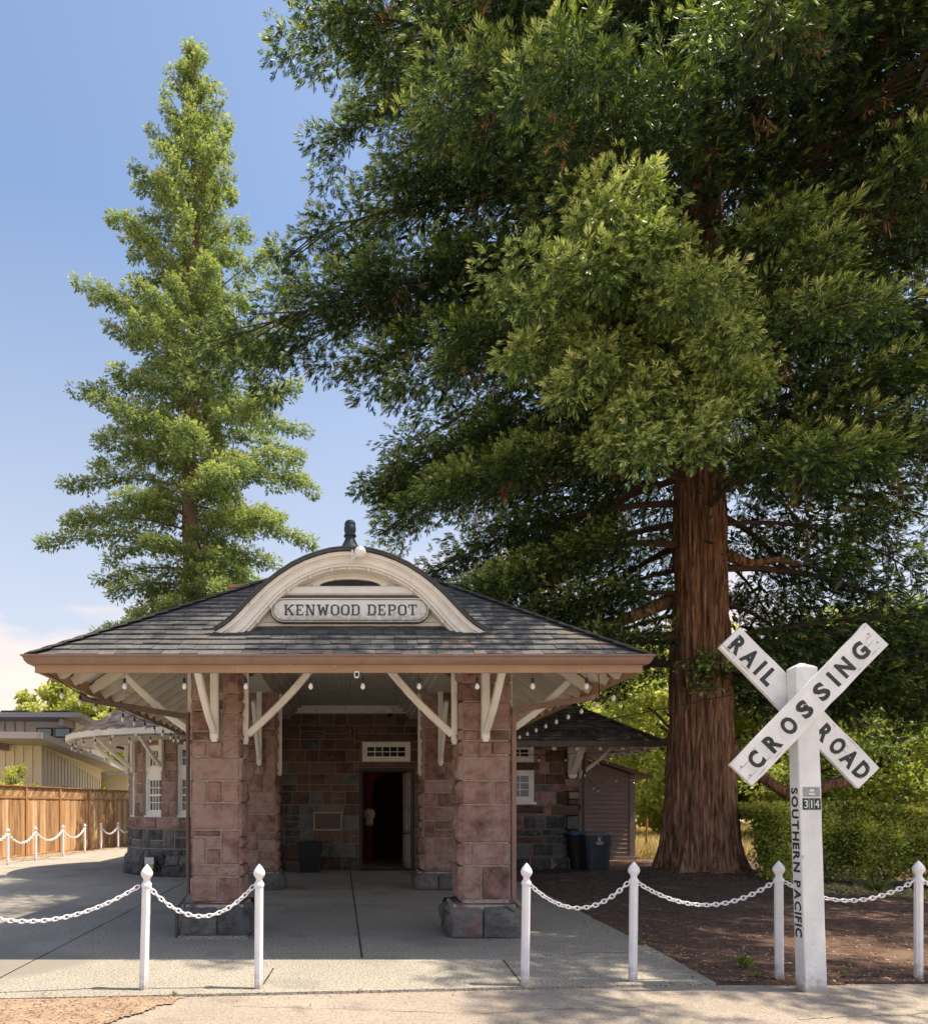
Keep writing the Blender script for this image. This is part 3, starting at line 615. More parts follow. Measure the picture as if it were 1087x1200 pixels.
mb.build('rafters', M['soffit'], depot)
def bracket(p, out, z0, z1, reach, ztop, w=.09, strut2=True, vd=.10):
    """wall post at p, strut leaning along 'out'"""
    o = Vector(out).normalized(); p = Vector(p); mb = MB(); side = Vector((-o.y,o.x,0))
    a = p+o*vd/2
    mb.beam((a.x,a.y,z0+.03),(a.x,a.y,z1), w, vd, up=o, ch=.012)
    mb.beam((a.x,a.y,z0),(a.x,a.y,z0+.035), w*.7, vd*.7, up=o)
    if reach:
        s0 = p+o*(vd*.9); s1 = p+o*reach
        n = 7; pts = []
        for k in range(n+1):
            t = k/n; bow = -.05*math.sin(PI*t)*reach
            q = s0.lerp(s1,t); pts.append((q.x,q.y,z0+.12+(ztop-z0-.12)*t+bow))
        for k in range(n): mb.beam(pts[k],pts[k+1], w*.8, .085, ch=.014)
    return mb.build('bracket', M['white'], depot)
for a in (-171,-140,-110,-76):
    a = math.radians(a); o = (math.cos(a),math.sin(a),0); bracket((BX+(BR+.02)*o[0],BY+(BR+.02)*o[1],0), o, 2.28, 3.45, .95, 3.12, .09)
# ---- main roof (right wing and the mass behind the porch)
RX0, RX1, RY0, RY1, RZ = -5.6, 6.86, 15.85, 31.0, 2.90; SLP = .66
hw = (RX1-RX0)/2; 
def roof_pts(off=0): 
    return [(RX0,RY0,RZ+off),(RX1,RY0,RZ+off),(RX1,RY1,RZ+off),(RX0,RY1,RZ+off),(RX0+hw,RY0+hw,RZ+SLP*hw+off),(RX0+hw,RY1-hw,RZ+SLP*hw+off)]
mb = MB(); P6 = roof_pts(.02); zz = RZ+.02; yb = 17.3; zb = zz+SLP*(yb-RY0); xl = RX0+(yb-RY0)
P6 += [(3.0,RY0,zz),(3.0,yb,zb),(xl,yb,zb),(RX0,yb,zz)]
mb.add(P6, [(6,1,4,7),(7,4,8),(1,2,5,4),(2,3,5),(9,8,4,5,3)]); mb.build('main_roof_deck', M['shingle_right'], depot)
mb = MB(); S = Vector((0,1,SLP)).normalized(); Nf = Vector((0,-SLP,1)).normalized(); ff = plane_map((RX0,RY0,RZ+.03),(1,0,0),S,Nf); cs = S.y
shingles(mb, ff, 3.4, lambda s: (max(8.2, s*cs), 2*hw-s*cs), .14, rng=rng, th=.022)
S = Vector((-1,0,SLP)).normalized(); ff = plane_map((RX1,RY0,RZ+.03),(0,1,0),S,Vector((SLP,0,1)).normalized()); shingles(mb, ff, 2.0, lambda s: (s*cs, 12), .16, tw=(.3,.6), rng=rng, th=.022)
for k in range(34):   # hip caps
    t0 = k*.12; p0 = Vector((RX1-t0, RY0+t0, RZ+.05+SLP*t0)); t1 = t0+.15; p1 = Vector((RX1-t1, RY0+t1, RZ+.065+SLP*t1)); mb.beam(p0, p1, .16, .02)
mb.build('main_roof_shingles', M['shingle_right'], depot)
mb = MB(); mb.box((3.0,RY0-.05,RZ-.08),(RX1+.06,RY0+.05,RZ+.045)); mb.box((RX1-.05,RY0+.05,RZ-.08),(RX1+.06,RY1,RZ+.045)); mb.build('main_gutter', M['pipe'], depot)
mb = MB(); q = [(3.3,RY0+.05,RZ-.06),(RX1-.05,RY0+.05,RZ-.06),(RX1-1.35,RY0+1.4,RZ+.6),(3.3,RY0+1.4,RZ+.6),(RX1-.05,RY1,RZ-.06),(RX1-1.35,RY1,RZ+.6)]
mb.add(q, [(0,1,2,3),(1,4,5,2)]); mb.build('main_soffit', M['soffit'], depot)
mb = MB()
for k in range(26):
    y = RY0+1.1+k*.42; mb.beam((RX1-.06,y,RZ-.09),(RX1-1.4,y,RZ+.50), .07,.12)
for k in range(7): x = 3.5+k*.5; mb.beam((x,RY0+.1,RZ-.09),(x,RY0+1.4,RZ+.50), .07,.12)
mb.beam((RX1-.1,RY0+.1,RZ-.10),(5.4,RY0+1.4,RZ+.5),.09,.14)
mb.build('rafters', M['white'], depot)
b = bracket((5.25,17.2,0), (0,-1,0), 2.18, 3.2, .9, 3.0, .20, vd=.12)
bracket((5.42,17.35,0), (1,0,0), 2.18, 3.2, .85, 2.95, .09)
mb = MB(); fk = plane_map((5.08,17.2,1.98),(1,0,0),(0,0,1),(0,-1,0)); slab(mb, fk, [(.02,.02,.33,.19)], 0, .03); rock(mb, fk, (0,0,.35,.2), .07, .03); mb.build('corbel', M['stone'], depot)
for s in (-3.05, 2.95):
    ch = MB(); fc = plane_map((s-.27,19.8,0),(1,0,0),(0,0,1),(0,-1,0)); ch.box((s-.24,19.8,4.5),(s+.24,20.4,7.50)); ch.box((s-.27,19.77,7.50),(s+.27,20.43,7.58)); ch.build('chimney', M['brick'], depot)
# downspouts and conduit at the right corner
mb = MB(); mb.tube([(5.52,17.05,2.8),(5.50,17.08,1.9),(5.50,17.1,.1)], .035, 8); mb.build('downspout', M['pipe'], depot)
# ================================================================== THE PORCH
EX, EY, EZP = 3.15, 7.09, 2.97; PS = .66; YB = 17.5
# ---- columns
def column(x0, y0, w, z1, rows_front, sidebulge, mi_top=0, plinth=None, ph=.39):
    """rows_front: list of (height fraction, [widths fractions] or nested) laid from the top"""
    col = MB(); col.box((x0+.01,y0+.01,.1),(x0+w-.01,y0+w-.01,z1)); o = col.build('column', M['mortar'], depot)
    mb = MB(); F = [plane_map((x0,y0,0),(1,0,0),(0,0,1),(0,-1,0)), plane_map((x0,y0+w,0),(0,-1,0),(0,0,1),(-1,0,0)), plane_map((x0+w,y0,0),(0,1,0),(0,0,1),(1,0,0)), plane_map((x0+w,y0+w,0),(-1,0,0),(0,0,1),(0,1,0))]
    for r in rows_front:
        mi = r[4] if len(r) > 4 else 0
        rock(mb, F[0], (r[0]*w,r[1],r[2]*w,r[3]), .018, .044, .008, mi=mi, cell=.045)
    ys = sorted(set([r[1] for r in rows_front]+[r[3] for r in rows_front]))
    ys = [ys[0]]+[b for a,b in zip(ys,ys[1:]) if b-a > .09]
    for fi in (1,2,3):
        for a,b in zip(ys,ys[1:]):
            if b-a > .3 or rng.random() < .5: cells = [(0,1)]
            else: k = rng.uniform(.35,.65); cells = [(0,k),(k,1)]
            inner = (fi == 2 and x0 < 0) or (fi == 1 and x0 > 0)
            for c,d in cells: rock(mb, F[fi], (c*w,a,d*w,b), sidebulge if inner else .025, .055 if inner else .03, .004, cell=.045, mi=2 if fi == 3 else 0)
    mb.build('stone_facing', [M[k] for k in ST], o)
    # plinth
    pm = MB(); px0, px1, py0, py1 = plinth
    pm.box((px0+.05,py0+.05,-.05),(px1-.05,py1-.05,ph-.02)); po = pm.build('plinth', M['mortar'], depot)
    mb = MB()
    W = px1-px0; D = py1-py0; ch_ = .09
    def face(P0, U, N, L, fr):
        P0 = Vector(P0); U = Vector(U); N = Vector(N)
        def f(x,y,h):
            t = y/ph; ins = 0 if t < .72 else (t-.72)/.28*ch_*1.5
            k = x/L; c = max(0, (.09-x)/.09)**2*.05+max(0,(x-L+.09)/.09)**2*.05
            return P0+U*x+Vector((0,0,1))*y+N*(h-ins-c)
        for c in fr: rock(mb, f, (c[0]*L,c[1]*ph,c[2]*L,c[3]*ph), .028, .045, .006, cell=.04, mi=1)
    for P0,U,N,L in [((px0,py0,0),(1,0,0),(0,-1,0),W),((px0,py1,0),(0,-1,0),(-1,0,0),D),((px1,py0,0),(0,1,0),(1,0,0),D),((px1,py1,0),(-1,0,0),(0,1,0),W)]:
        k = rng.uniform(.42,.58); face(P0,U,N,L,[(0,0,k,1),(k,0,1,1)] if rng.random() < .6 else [(0,0,.4,1),(.4,0,.72,.7),(.72,0,1,.7),(.4,.7,1,1)])
    top = MB(); ft = plane_map((px0+.08,py0+.08,ph-.02),(1,0,0),(0,1,0),(0,0,1)); rock(mb, ft, (0,0,W-.16,D-.16), .012, .012, .0, mi=1)
    mb.build('stone_facing', [M[k] for k in ST], po)
    return o
zt = 3.62
def rz(py, d=8.4): return 1.5+(946-py)*d/850
def rows(px0, px1, spec, d=8.4):
    """spec in photo-row coordinates: (x0,y0,x1,y1[,mat]) -> fractions / heights"""
    return [((a-px0)/(px1-px0), rz(dd,d), (c-px0)/(px1-px0), rz(b,d))+((m[0],) if m else ()) for a,b,c,dd,*m in spec]
Lsp = [(225,1028,256,1058),(256,1028,281,1058),(225,1014,255,1028),(255,1014,281,1028),(225,981,242,1014),(242,994,259,1014),(242,981,259,994),(259,973,281,1014),(225,973,259,981),
       (225,941,281,973),(225,915,243,941),(243,915,261,941),(261,915,281,941),(225,887,281,915),(225,868,243,887),(243,868,260,887),(260,862,281,887),(225,857,246,868),(246,857,260,868),(260,835,281,862),
       (225,832,260,857),(225,820,262,832),(262,812,281,835),(225,788,255,820),(255,788,281,812),(225,762,281,788),(225,745,250,762),(250,745,281,762),(225,731,281,745)]
Rsp = [(543,1015,565,1055),(565,1015,597,1055),(543,988,553,1015),(553,988,588,1015),(588,988,597,1015),(543,943,597,988),(543,915,580,943),(580,915,597,943),(543,885,597,915),
       (543,868,564,885),(564,868,576,885),(576,868,597,885),(543,855,563,868),(563,855,597,868),(543,822,597,855),(543,800,575,822),(575,800,597,822),(543,775,597,800),(543,750,570,775),(570,750,597,775),(543,731,597,750)]
column(-1.828, 8.4, .55, zt, rows(225.5,281,Lsp), .035, plinth=(-1.93,-1.175,8.28,9.08), ph=.395)
column(1.30, 8.4, .55, zt, rows(543,597,Rsp), .05, plinth=(1.14,1.95,8.28,9.08), ph=.395)
def auto_rows(w, z0, z1):
    return [(a/w,b+z0,c/w,d+z0) for a,b,c,d in ashlar(rng, w, z1-z0, (.22,.42), (.22,.55))]
column(-1.90, 13.2, .55, zt, auto_rows(.55,.34,zt), .03, plinth=(-2.0,-1.24,13.08,13.9), ph=.345)
column(1.35, 13.2, .55, zt, auto_rows(.55,.34,zt), .045, plinth=(1.20,2.0,13.08,13.9), ph=.345)
mb = MB(); mb.box((-1.95,8.22,-.02),(-1.16,8.28,.035)); mb.build('concrete_base', M['concrete'], depot)
# ---- beams, crown and ceiling
for s in (-1,1):
    mb = MB(); a,b = sorted((s*1.40, s*1.84)); mb.box((a,8.42,3.58),(b,8.9,3.78)); mb.box((a,8.9,3.58),(b,17.2,3.95))
    a,b = sorted((s*1.33, s*1.40)); mb.box((a,8.9,3.66),(b,17.16,3.93)); a,b = sorted((s*1.24, s*1.33)); mb.box((a,8.9,3.75),(b,17.12,3.925)); a,b = sorted((s*1.14, s*1.24)); mb.box((a,8.9,3.83),(b,17.08,3.92))
    mb.build('side_beam', M['ceiling'], depot)
mb = MB(); mb.box((-1.40,8.47,3.58),(1.40,8.895,3.78)); mb.build('front_beam', M['ceiling'], depot)
mb = MB(); mb.box((-1.32,17.10,3.72),(1.32,17.19,3.80)); mb.box((-1.24,17.04,3.80),(1.24,17.188,3.89)); mb.build('cornice', M['white'], depot)
mb = MB()
n = 30
for k in range(n): x0 = -1.24+2.48*k/n; mb.box((x0+.002,8.9,3.90+(k%2)*.0012),(x0+2.48/n-.002,17.1,3.93))
mb.build('ceiling', M['ceiling'], depot)
# ---- roof deck and soffit
mb = MB(); R = EX; A = [(-EX,EY,EZP+.01),(EX,EY,EZP+.01),(0,EY+EX,EZP+PS*EX+.01),(0,YB+2,EZP+PS*EX+.01),(-EX,YB,EZP+.01),(EX,YB,EZP+.01)]
mb.add(A, [(0,1,2),(0,2,3,4),(1,5,3,2)]); deck_ = mb.build('porch_roof_deck', M['shingle'], depot)
mb = MB(); i = 1.30; so = -.055; e0 = EX-.02
q = [(-e0,EY+.02,EZP+so),(e0,EY+.02,EZP+so),(e0,YB,EZP+so),(-e0,YB,EZP+so),(-e0+i+.02,EY+i+.02,EZP+so+PS*i),(e0-i-.02,EY+i+.02,EZP+so+PS*i),(e0-i-.02,YB,EZP+so+PS*i),(-e0+i+.02,YB,EZP+so+PS*i)]
mb.add(q, [(0,1,5,4),(1,2,6,5),(3,0,4,7)]); soff_ = mb.build('porch_soffit', M['soffit'], depot)
mb = MB()
def squeeze(o):
    x0 = ORG[o.name].x
    for v in o.data.vertices:
        if v.co.x+x0 > 1.0: v.co.x = 1.0+(v.co.x+x0-1.0)*.893-x0
    return o
def rafter(p0, p1):
    d = Vector(p1)-Vector(p0); mb.beam(p0, Vector(p0)+d*.06, .05, .09); mb.beam(Vector(p0)+d*.06, p1, .05, .12)
for s in (-1,1):
    y = EY+1.42
    while y < YB-.2:
        rafter((s*(EX-.12),y,EZP-.10),(s*(EX-1.32),y,EZP-.10+PS*1.20)); y += .40
    for k in range(2): 
        t = .45+k*.40
        rafter((s*(EX-.12),EY+t,EZP-.10),(s*(EX-t),EY+t,EZP-.10+PS*(t-.12)))
    mb.beam((s*(EX-.14),EY+.14,EZP-.07),(s*(EX-1.3),EY+1.3,EZP-.07+PS*1.16),.08,.14)
x = -2.8
while x < 2.9:
    t = min(1.3, EX-abs(x)); rafter((x,EY+.08,EZP-.085),(x,EY+t,EZP-.085+PS*(t-.08))); x += .40
squeeze(mb.build('rafters', M['soffit'], depot)); squeeze(deck_); squeeze(soff_)
# ---- shingles, three visible slopes, courses of separate tabs
cs = 1/math.sqrt(1+PS*PS); Ls = EX/cs
mb = MB(); S = Vector((0,cs,PS*cs)); ff = plane_map((-EX,EY,EZP+.012),(1,0,0),S,Vector((0,-PS*cs,cs)))
shingles(mb, ff, Ls-.03, lambda s: (s*cs-.015, 2*EX-s*cs+.015), .142, (.10,.26), .015, rng)
for s in (-1,1):
    S = Vector((-s*cs,0,PS*cs)); ff = plane_map((s*EX,EY,EZP+.012),(0,1,0),S,Vector((s*PS*cs,0,cs)))
    if s < 0:
        ff0 = ff; L0 = YB-EY; ff = lambda x,y,h: ff0(L0-x,y,h)
        shingles(mb, ff, Ls-.03, lambda s_: (0, L0-s_*cs+.012), .142, (.2,.45), .014, rng)
    else: shingles(mb, ff, Ls-.03, lambda s_: (s_*cs-.012, YB-EY), .142, (.2,.45), .014, rng)
    for k in range(28):
        t0 = k*.115; t1 = t0+.14
        p0 = Vector((s*(EX-t0), EY+t0, EZP+.032+PS*t0)); p1 = Vector((s*(EX-t1), EY+t1, EZP+.026+PS*t1)); up = Vector((s*PS,-PS,2)).normalized()
        mb.beam(p0+up*.008, p1, rng.uniform(.15,.18), .016, up=up)
k = 0
while k < 60:
    y = EY+EX+k*.13; mb.beam((0,y,EZP+PS*EX+.045),(0,y+.15,EZP+PS*EX+.03),.28,.016); k += 1
squeeze(mb.build('roof_shingles', M['shingle'], depot))
# ---- fascia and gutter all round
mb = MB(); mb.box((-EX+.07,EY-.0,EZP-.155),(EX-.07,EY+.03,EZP-.078)); mb.box((-EX+.07,EY+.03,EZP-.15),(-EX+.10,YB,EZP-.03)); mb.box((EX-.10,EY+.03,EZP-.15),(EX-.07,YB,EZP-.03)); squeeze(mb.build('fascia', M['fascia'], depot))
gp = [(0,-.078),(.05,-.078),(.075,-.05),(.082,-.02),(.10,-.008),(.10,.006),(.088,.006),(.088,-.006),(.0,-.004)]
mb = MB()
ring = [(-1,-1),(1,-1)]
# mitred K-profile gutter swept along left eave, front eave, right eave
path = [(-EX+.07,YB),(-EX+.07,EY),(EX-.07,EY),(EX-.07,YB)]; outv = [(-1,0),(-1,-1),(1,-1),(1,0)]; vs = []
for (x,y),(ox,oy) in zip(path,outv): vs += [(x+ox*a, y+oy*a, EZP+b) for a,b in gp]
n = len(gp); mb.add(vs, [(k*n+j,k*n+(j+1)%n,(k+1)*n+(j+1)%n,(k+1)*n+j) for k in range(3) for j in range(n)]+[tuple(range(n)),tuple(range(3*n,4*n))[::-1]])
squeeze(mb.build('gutter', M['gutter'], depot))
# leaders from the side gutters to the columns and down
mb = MB(); mb.beam((-3.13,8.52,2.90),(-3.13,8.52,2.74),.065,.05,up=(0,1,0)); mb.beam((-3.14,8.50,2.77),(-1.88,8.46,2.55),.05,.065); mb.tube([(-1.885,8.45,2.6),(-1.885,8.45,.50),(-1.93,8.40,.42),(-1.985,8.33,.34),(-1.985,8.33,0)],.024,10)
mb.build('downspout', M['pipe'], depot)
mb = MB(); mb.beam((2.90,8.6,2.90),(2.90,8.6,2.76),.065,.05,up=(0,1,0)); mb.beam((2.91,8.58,2.80),(1.90,8.44,2.63),.05,.065); mb.beam((1.90,8.42,2.66),(1.90,8.42,.42),.05,.05,up=(0,1,0)); mb.tube([(1.90,8.42,.44),(1.99,8.35,.33)],.024,8); mb.build('downspout', M['gutter'], depot)
# ---- brackets at the columns
for s in (-1,1):
    x = s*1.555
    bracket((x,8.385,0),(0,-1,0),2.25,3.6,.98,2.90)
    bracket((s*1.27,8.58,0),(-s,0,0),2.24,3.58,.95,3.30,vd=.07)
    bracket((s*1.86,8.62,0),(s,0,0),2.30,3.5,.86,3.12,vd=.06)
    bracket((s*1.64,13.18,0),(0,-1,0),2.25,3.58,.85,3.3)
    bracket((s*1.345,13.38,0),(-s,0,0),2.08,3.58,0,0,vd=.09)
    bracket((s*1.93,13.45,0),(s,0,0),2.3,3.5,.8,3.1,vd=.06)
# stone corbels under the brackets
for s in (-1,1):
    for P0,U_,N_ in [((s*1.555-.07,8.385,2.08),(1,0,0),(0,-1,0)),((s*1.64-.07,13.18,2.08),(1,0,0),(0,-1,0)),((s*1.25 if s < 0 else 1.27,8.65 if s > 0 else 8.5,2.06),(0,-s,0),(-s,0,0))]:
        mb = MB(); rock(mb, plane_map(P0,U_,(0,0,1),N_), (0,0,.15,.17), .05, .02, .002); mb.build('corbel', M['stone'], depot)
# ---- arched dormer
OUT = [(0,4.215),(.11,4.212),(.22,4.198),(.344,4.165),(.48,4.115),(.612,4.05),(.75,3.96),(.878,3.86),(.98,3.765),(1.077,3.665),(1.16,3.575),(1.244,3.49),(1.33,3.42),(1.43,3.36)]
INN = [(0,4.075),(.10,4.072),(.20,4.06),(.31,4.03),(.43,3.985),(.55,3.925),(.67,3.845),(.775,3.76),(.86,3.67),(.935,3.585),(1.0,3.51),(1.07,3.43),(1.135,3.37),(1.20,3.325)]
OUT = [(-x,z) for x,z in OUT[:0:-1]]+OUT; INN = [(-x,z) for x,z in INN[:0:-1]]+INN
OUT = [(x*.982, 1.5+(z-1.5)*.979) for x,z in OUT]; INN = [(x*.982, 1.5+(z-1.5)*.981) for x,z in INN]
n = len(OUT)
def band(mb, A, B, y0, y1, mi=0):
    n = len(A); vs = [(x,y,z) for y in (y0,y1) for L in (A,B) for x,z in L]
    fs = []
    for k in range(n-1):
        fs += [(k,k+1,n+k+1,n+k),(2*n+k,3*n+k,3*n+k+1,2*n+k+1),(k,2*n+k,2*n+k+1,k+1),(n+k,n+k+1,3*n+k+1,3*n+k)]
    fs += [(0,n,3*n,2*n),(n-1,3*n-1,4*n-1,2*n-1)]
    mb.add(vs, fs, mi)
mid = lambda A,B,t: [(a[0]*(1-t)+b[0]*t, a[1]*(1-t)+b[1]*t) for a,b in zip(A,B)]
mb = MB(); band(mb, OUT, mid(OUT,INN,.30), 7.535, 7.80); band(mb, mid(OUT,INN,.30), mid(OUT,INN,.42), 7.565, 7.80); band(mb, mid(OUT,INN,.42), mid(OUT,INN,.80), 7.58, 7.80); band(mb, mid(OUT,INN,.80), INN, 7.60, 7.80); band(mb, INN, mid(OUT,INN,1.14), 7.64,7.80)
dormer = mb.build('arched_dormer', M['white'], depot)
mb = MB(); O2 = [(x,z+.008) for x,z in OUT]; O3 = [(x*1.008,z+.028) for x,z in OUT]; band(mb, O3, O2, 7.50, 10.2); 
for k in range(n-1):   # shingle courses of the barrel
    y = 7.49
    (x0,z0),(x1,z1) = O3[k],O3[k+1]; j = 0
    while y < 9.6:
        d = rng.uniform(.10,.17); mb.add([(x0,y,z0+.014+.004*(j%2)),(x1,y,z1+.014+.004*(j%2)),(x1,y+d-.006,z1+.008),(x0,y+d-.006,z0+.008),(x0,y,z0),(x1,y,z1)], [(0,1,2,3),(4,5,1,0)]); y += d; j += 1
mb.build('dormer_shingles', M['shingle'], dormer)
# tympanum: board wall with louvre arch
inn = mid(OUT,INN,1.05)
mb = MB(); vs = [(x,7.80,z) for x,z in inn]+[(x,7.80,3.30) for x,z in inn]; n = len(inn)
mb.add(vs, [(k,k+1,n+k+1,n+k) for k in range(n-1)])
for z0,z1,dy in [(3.30,3.475,.03),(3.485,3.60,.022),(3.61,3.70,.018)]: mb.box((-1.12,7.80-dy,z0),(1.12,7.80,z1))
mb.build('tympanum', M['white'], dormer)
mb = MB(); mb.beam((-.80,7.735,3.80),(.80,7.735,3.80),.10,.09,ch=.015); mb.box((-.86,7.75,3.725),(.86,7.80,3.745)); mb.box((-.74,7.76,3.85),(.74,7.80,3.866))
for s in (-1,1): mb.box((s*.38-.02,7.76,3.866),(s*.38+.02,7.80,3.90))
mb.build('dormer_beam', M['white'], dormer)
mb = MB(); L1 = [(.33*math.cos(PI*k/12), 3.868+.075*math.sin(PI*k/12)) for k in range(13)]; L2 = [(.38*math.cos(PI*k/12), 3.868+.10*math.sin(PI*k/12)) for k in range(13)]; band(mb, L2, L1, 7.765, 7.80); mb.build('louvre_trim', M['white'], dormer)
mb = MB(); mb.add([(x,7.795,z) for x,z in L1], [tuple(range(13))]); mb.build('louvre', M['black'], dormer)
# clip bulbs / nails under the arch
mb = MB()
for k in range(3,24,2):
    x,z = INN[k]; mb = MB(); mb.lathe([(.004,-.03),(.014,-.02),(.014,.0),(.006,.012)], (x*.985,7.61,z-.012), 8); mb.build('light_bulb', M['bulb'], dormer)
# finial
mb = MB(); mb.lathe([(r_*.92,z_*.80) for r_,z_ in [(.165,0),(.15,.02),(.125,.05),(.095,.10),(.068,.16),(.055,.20),(.058,.215),(.072,.225),(.072,.24),(.058,.25),(.060,.275),(.068,.30),(.068,.345),(.060,.36),(.064,.375),(.062,.405),(.045,.43),(.02,.442)]], (0,7.68,4.185), 20)
fi = mb.build('finial', M['finial'], depot, smooth=True, auto=40)
# ---- name board
nb = thing('name_board', (0,7.74,3.45), 'white rounded name board with black slab lettering under the arched dormer', 'sign')
def stadium(hw_, hh, cx=0, cz=0, n=10):
    r = hh; P = []
    for k in range(n+1): a = -PI/2+PI*k/n; P.append((cx+hw_-r+r*math.cos(a), cz+r*math.sin(a)))
    for k in range(n+1): a = PI/2+PI*k/n; P.append((cx-hw_+r+r*math.cos(a), cz+r*math.sin(a)))
    return P
nf = plane_map((0,7.70,3.59),(1,0,0),(0,0,1),(0,-1,0))
mb = MB(); mb.prism(stadium(.845,.137), nf, -.04, .012); bd = mb.build('board', M['white_board'], nb)
def ringprism(mb, A, B, fn, h0, h1):
    n = len(A)
    for k in range(n):
        mb.prism([A[k],A[(k+1)%n],B[(k+1)%n],B[k]], fn, h0, h1)
mb = MB(); ringprism(mb, stadium(.847,.139), stadium(.837,.129), nf, -.01, .022); ringprism(mb, stadium(.818,.112), stadium(.812,.106), nf, .010, .016); mb.build('border', M['letter'], bd)
mb = MB(); nft = plane_map((0,7.688,3.59),(1,0,0),(0,0,1),(0,-1,0)); slab_text(mb, 'KENWOOD', nft, -.695, .105, -.058, .058, .003); mb.build('lettering', M['letter_sign'], bd); mb = MB(); slab_text(mb, 'DEPOT', nft, .185, .708, -.058, .058, .003); mb.build('lettering', M['letter_sign'], bd)
# floodlight on the arch
fl = thing('flood_lamp', (.06,7.5,4.1), 'round white lamp clamped to the top of the dormer arch', 'lamp')
mb = MB(); mb.box((.015,7.50,4.02),(.035,7.535,4.20)); mb.box((.0,7.49,4.10),(.06,7.53,4.125)); mb.tube([(.03,7.5,4.02),(.03,7.45,4.05),(.07,7.44,4.09)],.008,6); mb.build('clamp', M['white'], fl)
mb = MB(); mb.lathe([(.01,-.062),(.035,-.052),(.055,-.03),(.062,0),(.055,.03),(.035,.052),(.01,.062)], (.105,7.44,4.115), 16); mb.build('globe', M['plate_grey'] if False else M['white'], fl, smooth=True)
# security cameras
sc_ = thing('security_camera', (.065,7.05,2.75), 'small white security camera under the middle of the gutter', 'camera')
mb = MB(); mb.box((.045,7.02,2.80),(.085,7.09,2.815)); mb.beam((.065,7.0,2.78),(.065,7.10,2.79),.05,.06,ch=.012); mb.build('housing', M['white'], sc_)
mb = MB(); mb.beam((.065,6.995,2.78),(.065,6.999,2.78),.032,.036); mb.build('lens', M['black'], sc_)
sc_ = thing('dome_camera', (.90,16.8,3.6), 'white dome camera with dark glass on the porch cornice above the door', 'camera')
mb = MB(); mb.lathe([(.09,3.80),(.10,3.78),(.10,3.70),(.085,3.68)], (.92,16.92,0), 16); mb.build('housing', M['white'], sc_, smooth=True, auto=40)
mb = MB(); mb.lathe([(.075,3.69),(.07,3.64),(.045,3.60),(.01,3.585)], (.92,16.92,0), 16); mb.build('dome', M['black'], sc_, smooth=True)
# lamp and pale ornament inside the door
t = thing('pendant_lamp', (1.12,18.6,2.9), 'glowing amber pendant lamp seen through the transom window', 'lamp'); mb = MB(); mb.lathe([(.02,.10),(.10,.06),(.14,0),(.10,-.05),(.03,-.07)], (1.12,18.6,3.05), 14); mb.build('lamp_shade', M['lamp'], t, smooth=True); mb = MB(); mb.tube([(1.12,18.6,3.14),(1.12,18.6,3.4)],.008,5); mb.build('cord', M['black'], t)
t = thing('hanging_ornament', (.50,18.3,1.0), 'pale round mottled ornament hanging inside the dark doorway', 'ornament')
mb = MB(); vs0 = len(mb.v); mb.lathe([(.03,-.22),(.10,-.19),(.13,-.12),(.11,-.06),(.16,.02),(.175,.10),(.15,.17),(.09,.215),(.02,.23)], (.47,18.2,1.24), 18); mb.v = [(x+.02*noise.noise(Vector((x*9,y*9,z*9))),y,z) for x,y,z in mb.v]; mb.build('body', M['pale'], t, smooth=True)
mb = MB(); mb.lathe([(.01,-.02),(.03,0),(.01,.02)], (.45,18.03,1.30), 8); mb.build('dark_spot', M['black'], t)
mb = MB(); mb.tube([(.47,18.2,1.46),(.47,18.2,3.4)],.005,4); mb.build('cord', M['black'], t)
# ================================================================== STREET FURNITURE
H = 1.0
post0 = thing('chain_post', (0,0,0), 'x', 'post', 'white chain posts')
mb = MB(); mb.lathe([(.036,0),(.036,.83),(.033,.845),(.033,.85)], n=8, off=.5); mb.build('shaft', M['post_white'], post0)
mb = MB(); mb.lathe([(.038,.84),(.042,.855),(.042,.87),(.030,.885),(.026,.90),(.030,.915),(.045,.935),(.049,.955),(.044,.975),(.028,1.0),(.012,1.02),(.002,1.03)], n=16); mb.build('knob', M['post_white'], post0, smooth=True, auto=50)
front = [(-3.45,5.72,'white chain post beyond the left edge, holding the leftmost chain'),(-1.695,5.96,'white chain post at the left, first of the two left of the walkway'),(-.755,5.99,'white chain post in front of the left stone column, left gate post of the walkway'),
         (1.47,6.10,'white chain post by the right stone column, right gate post of the walkway'),(2.435,6.25,'white chain post on the walkway corner, left of the big redwood trunk'),(3.75,6.34,'white chain post just left of the railroad crossing sign'),(4.99,6.37,'white chain post at the right edge, right of the railroad crossing sign'),(6.5,6.42,'white chain post beyond the right edge')]
back = [(-8.98,16.6,''),(-8.84,18.75,'nearest of the white posts along the cedar fence'),(-8.75,20.2,'second white post along the cedar fence, counted from the left edge'),(-8.70,22.0,'third white post along the cedar fence, counted from the left edge'),(-8.66,23.7,'fourth white post along the cedar fence, left side of the gap between chains'),
        (-8.75,25.5,'white post along the cedar fence, right side of the gap between chains'),(-8.50,26.6,'white post along the cedar fence, next to last before the round bay'),(-8.36,27.8,'white post along the cedar fence, nearest the round bay'),(-8.1,29.6,'')]
used = False
def place_post(x, y, label, group, dz=0, lean=(0,0), hs=1):
    global used
    o = post0 if not used else copy_tree(post0); used = True
    o.location = (x,y,dz); o['label'] = label; o['group'] = group; o.rotation_euler = (lean[1], lean[0], rng.uniform(-.1,.1)); o.scale = (1,1,hs); return o
for k,(x,y,lb) in enumerate(front): place_post(x,y,lb,'chain posts along the road edge', lean=(.03 if k == 1 else -.005 if k==5 else rng.uniform(-.014,.014), rng.uniform(-.01,.01)))
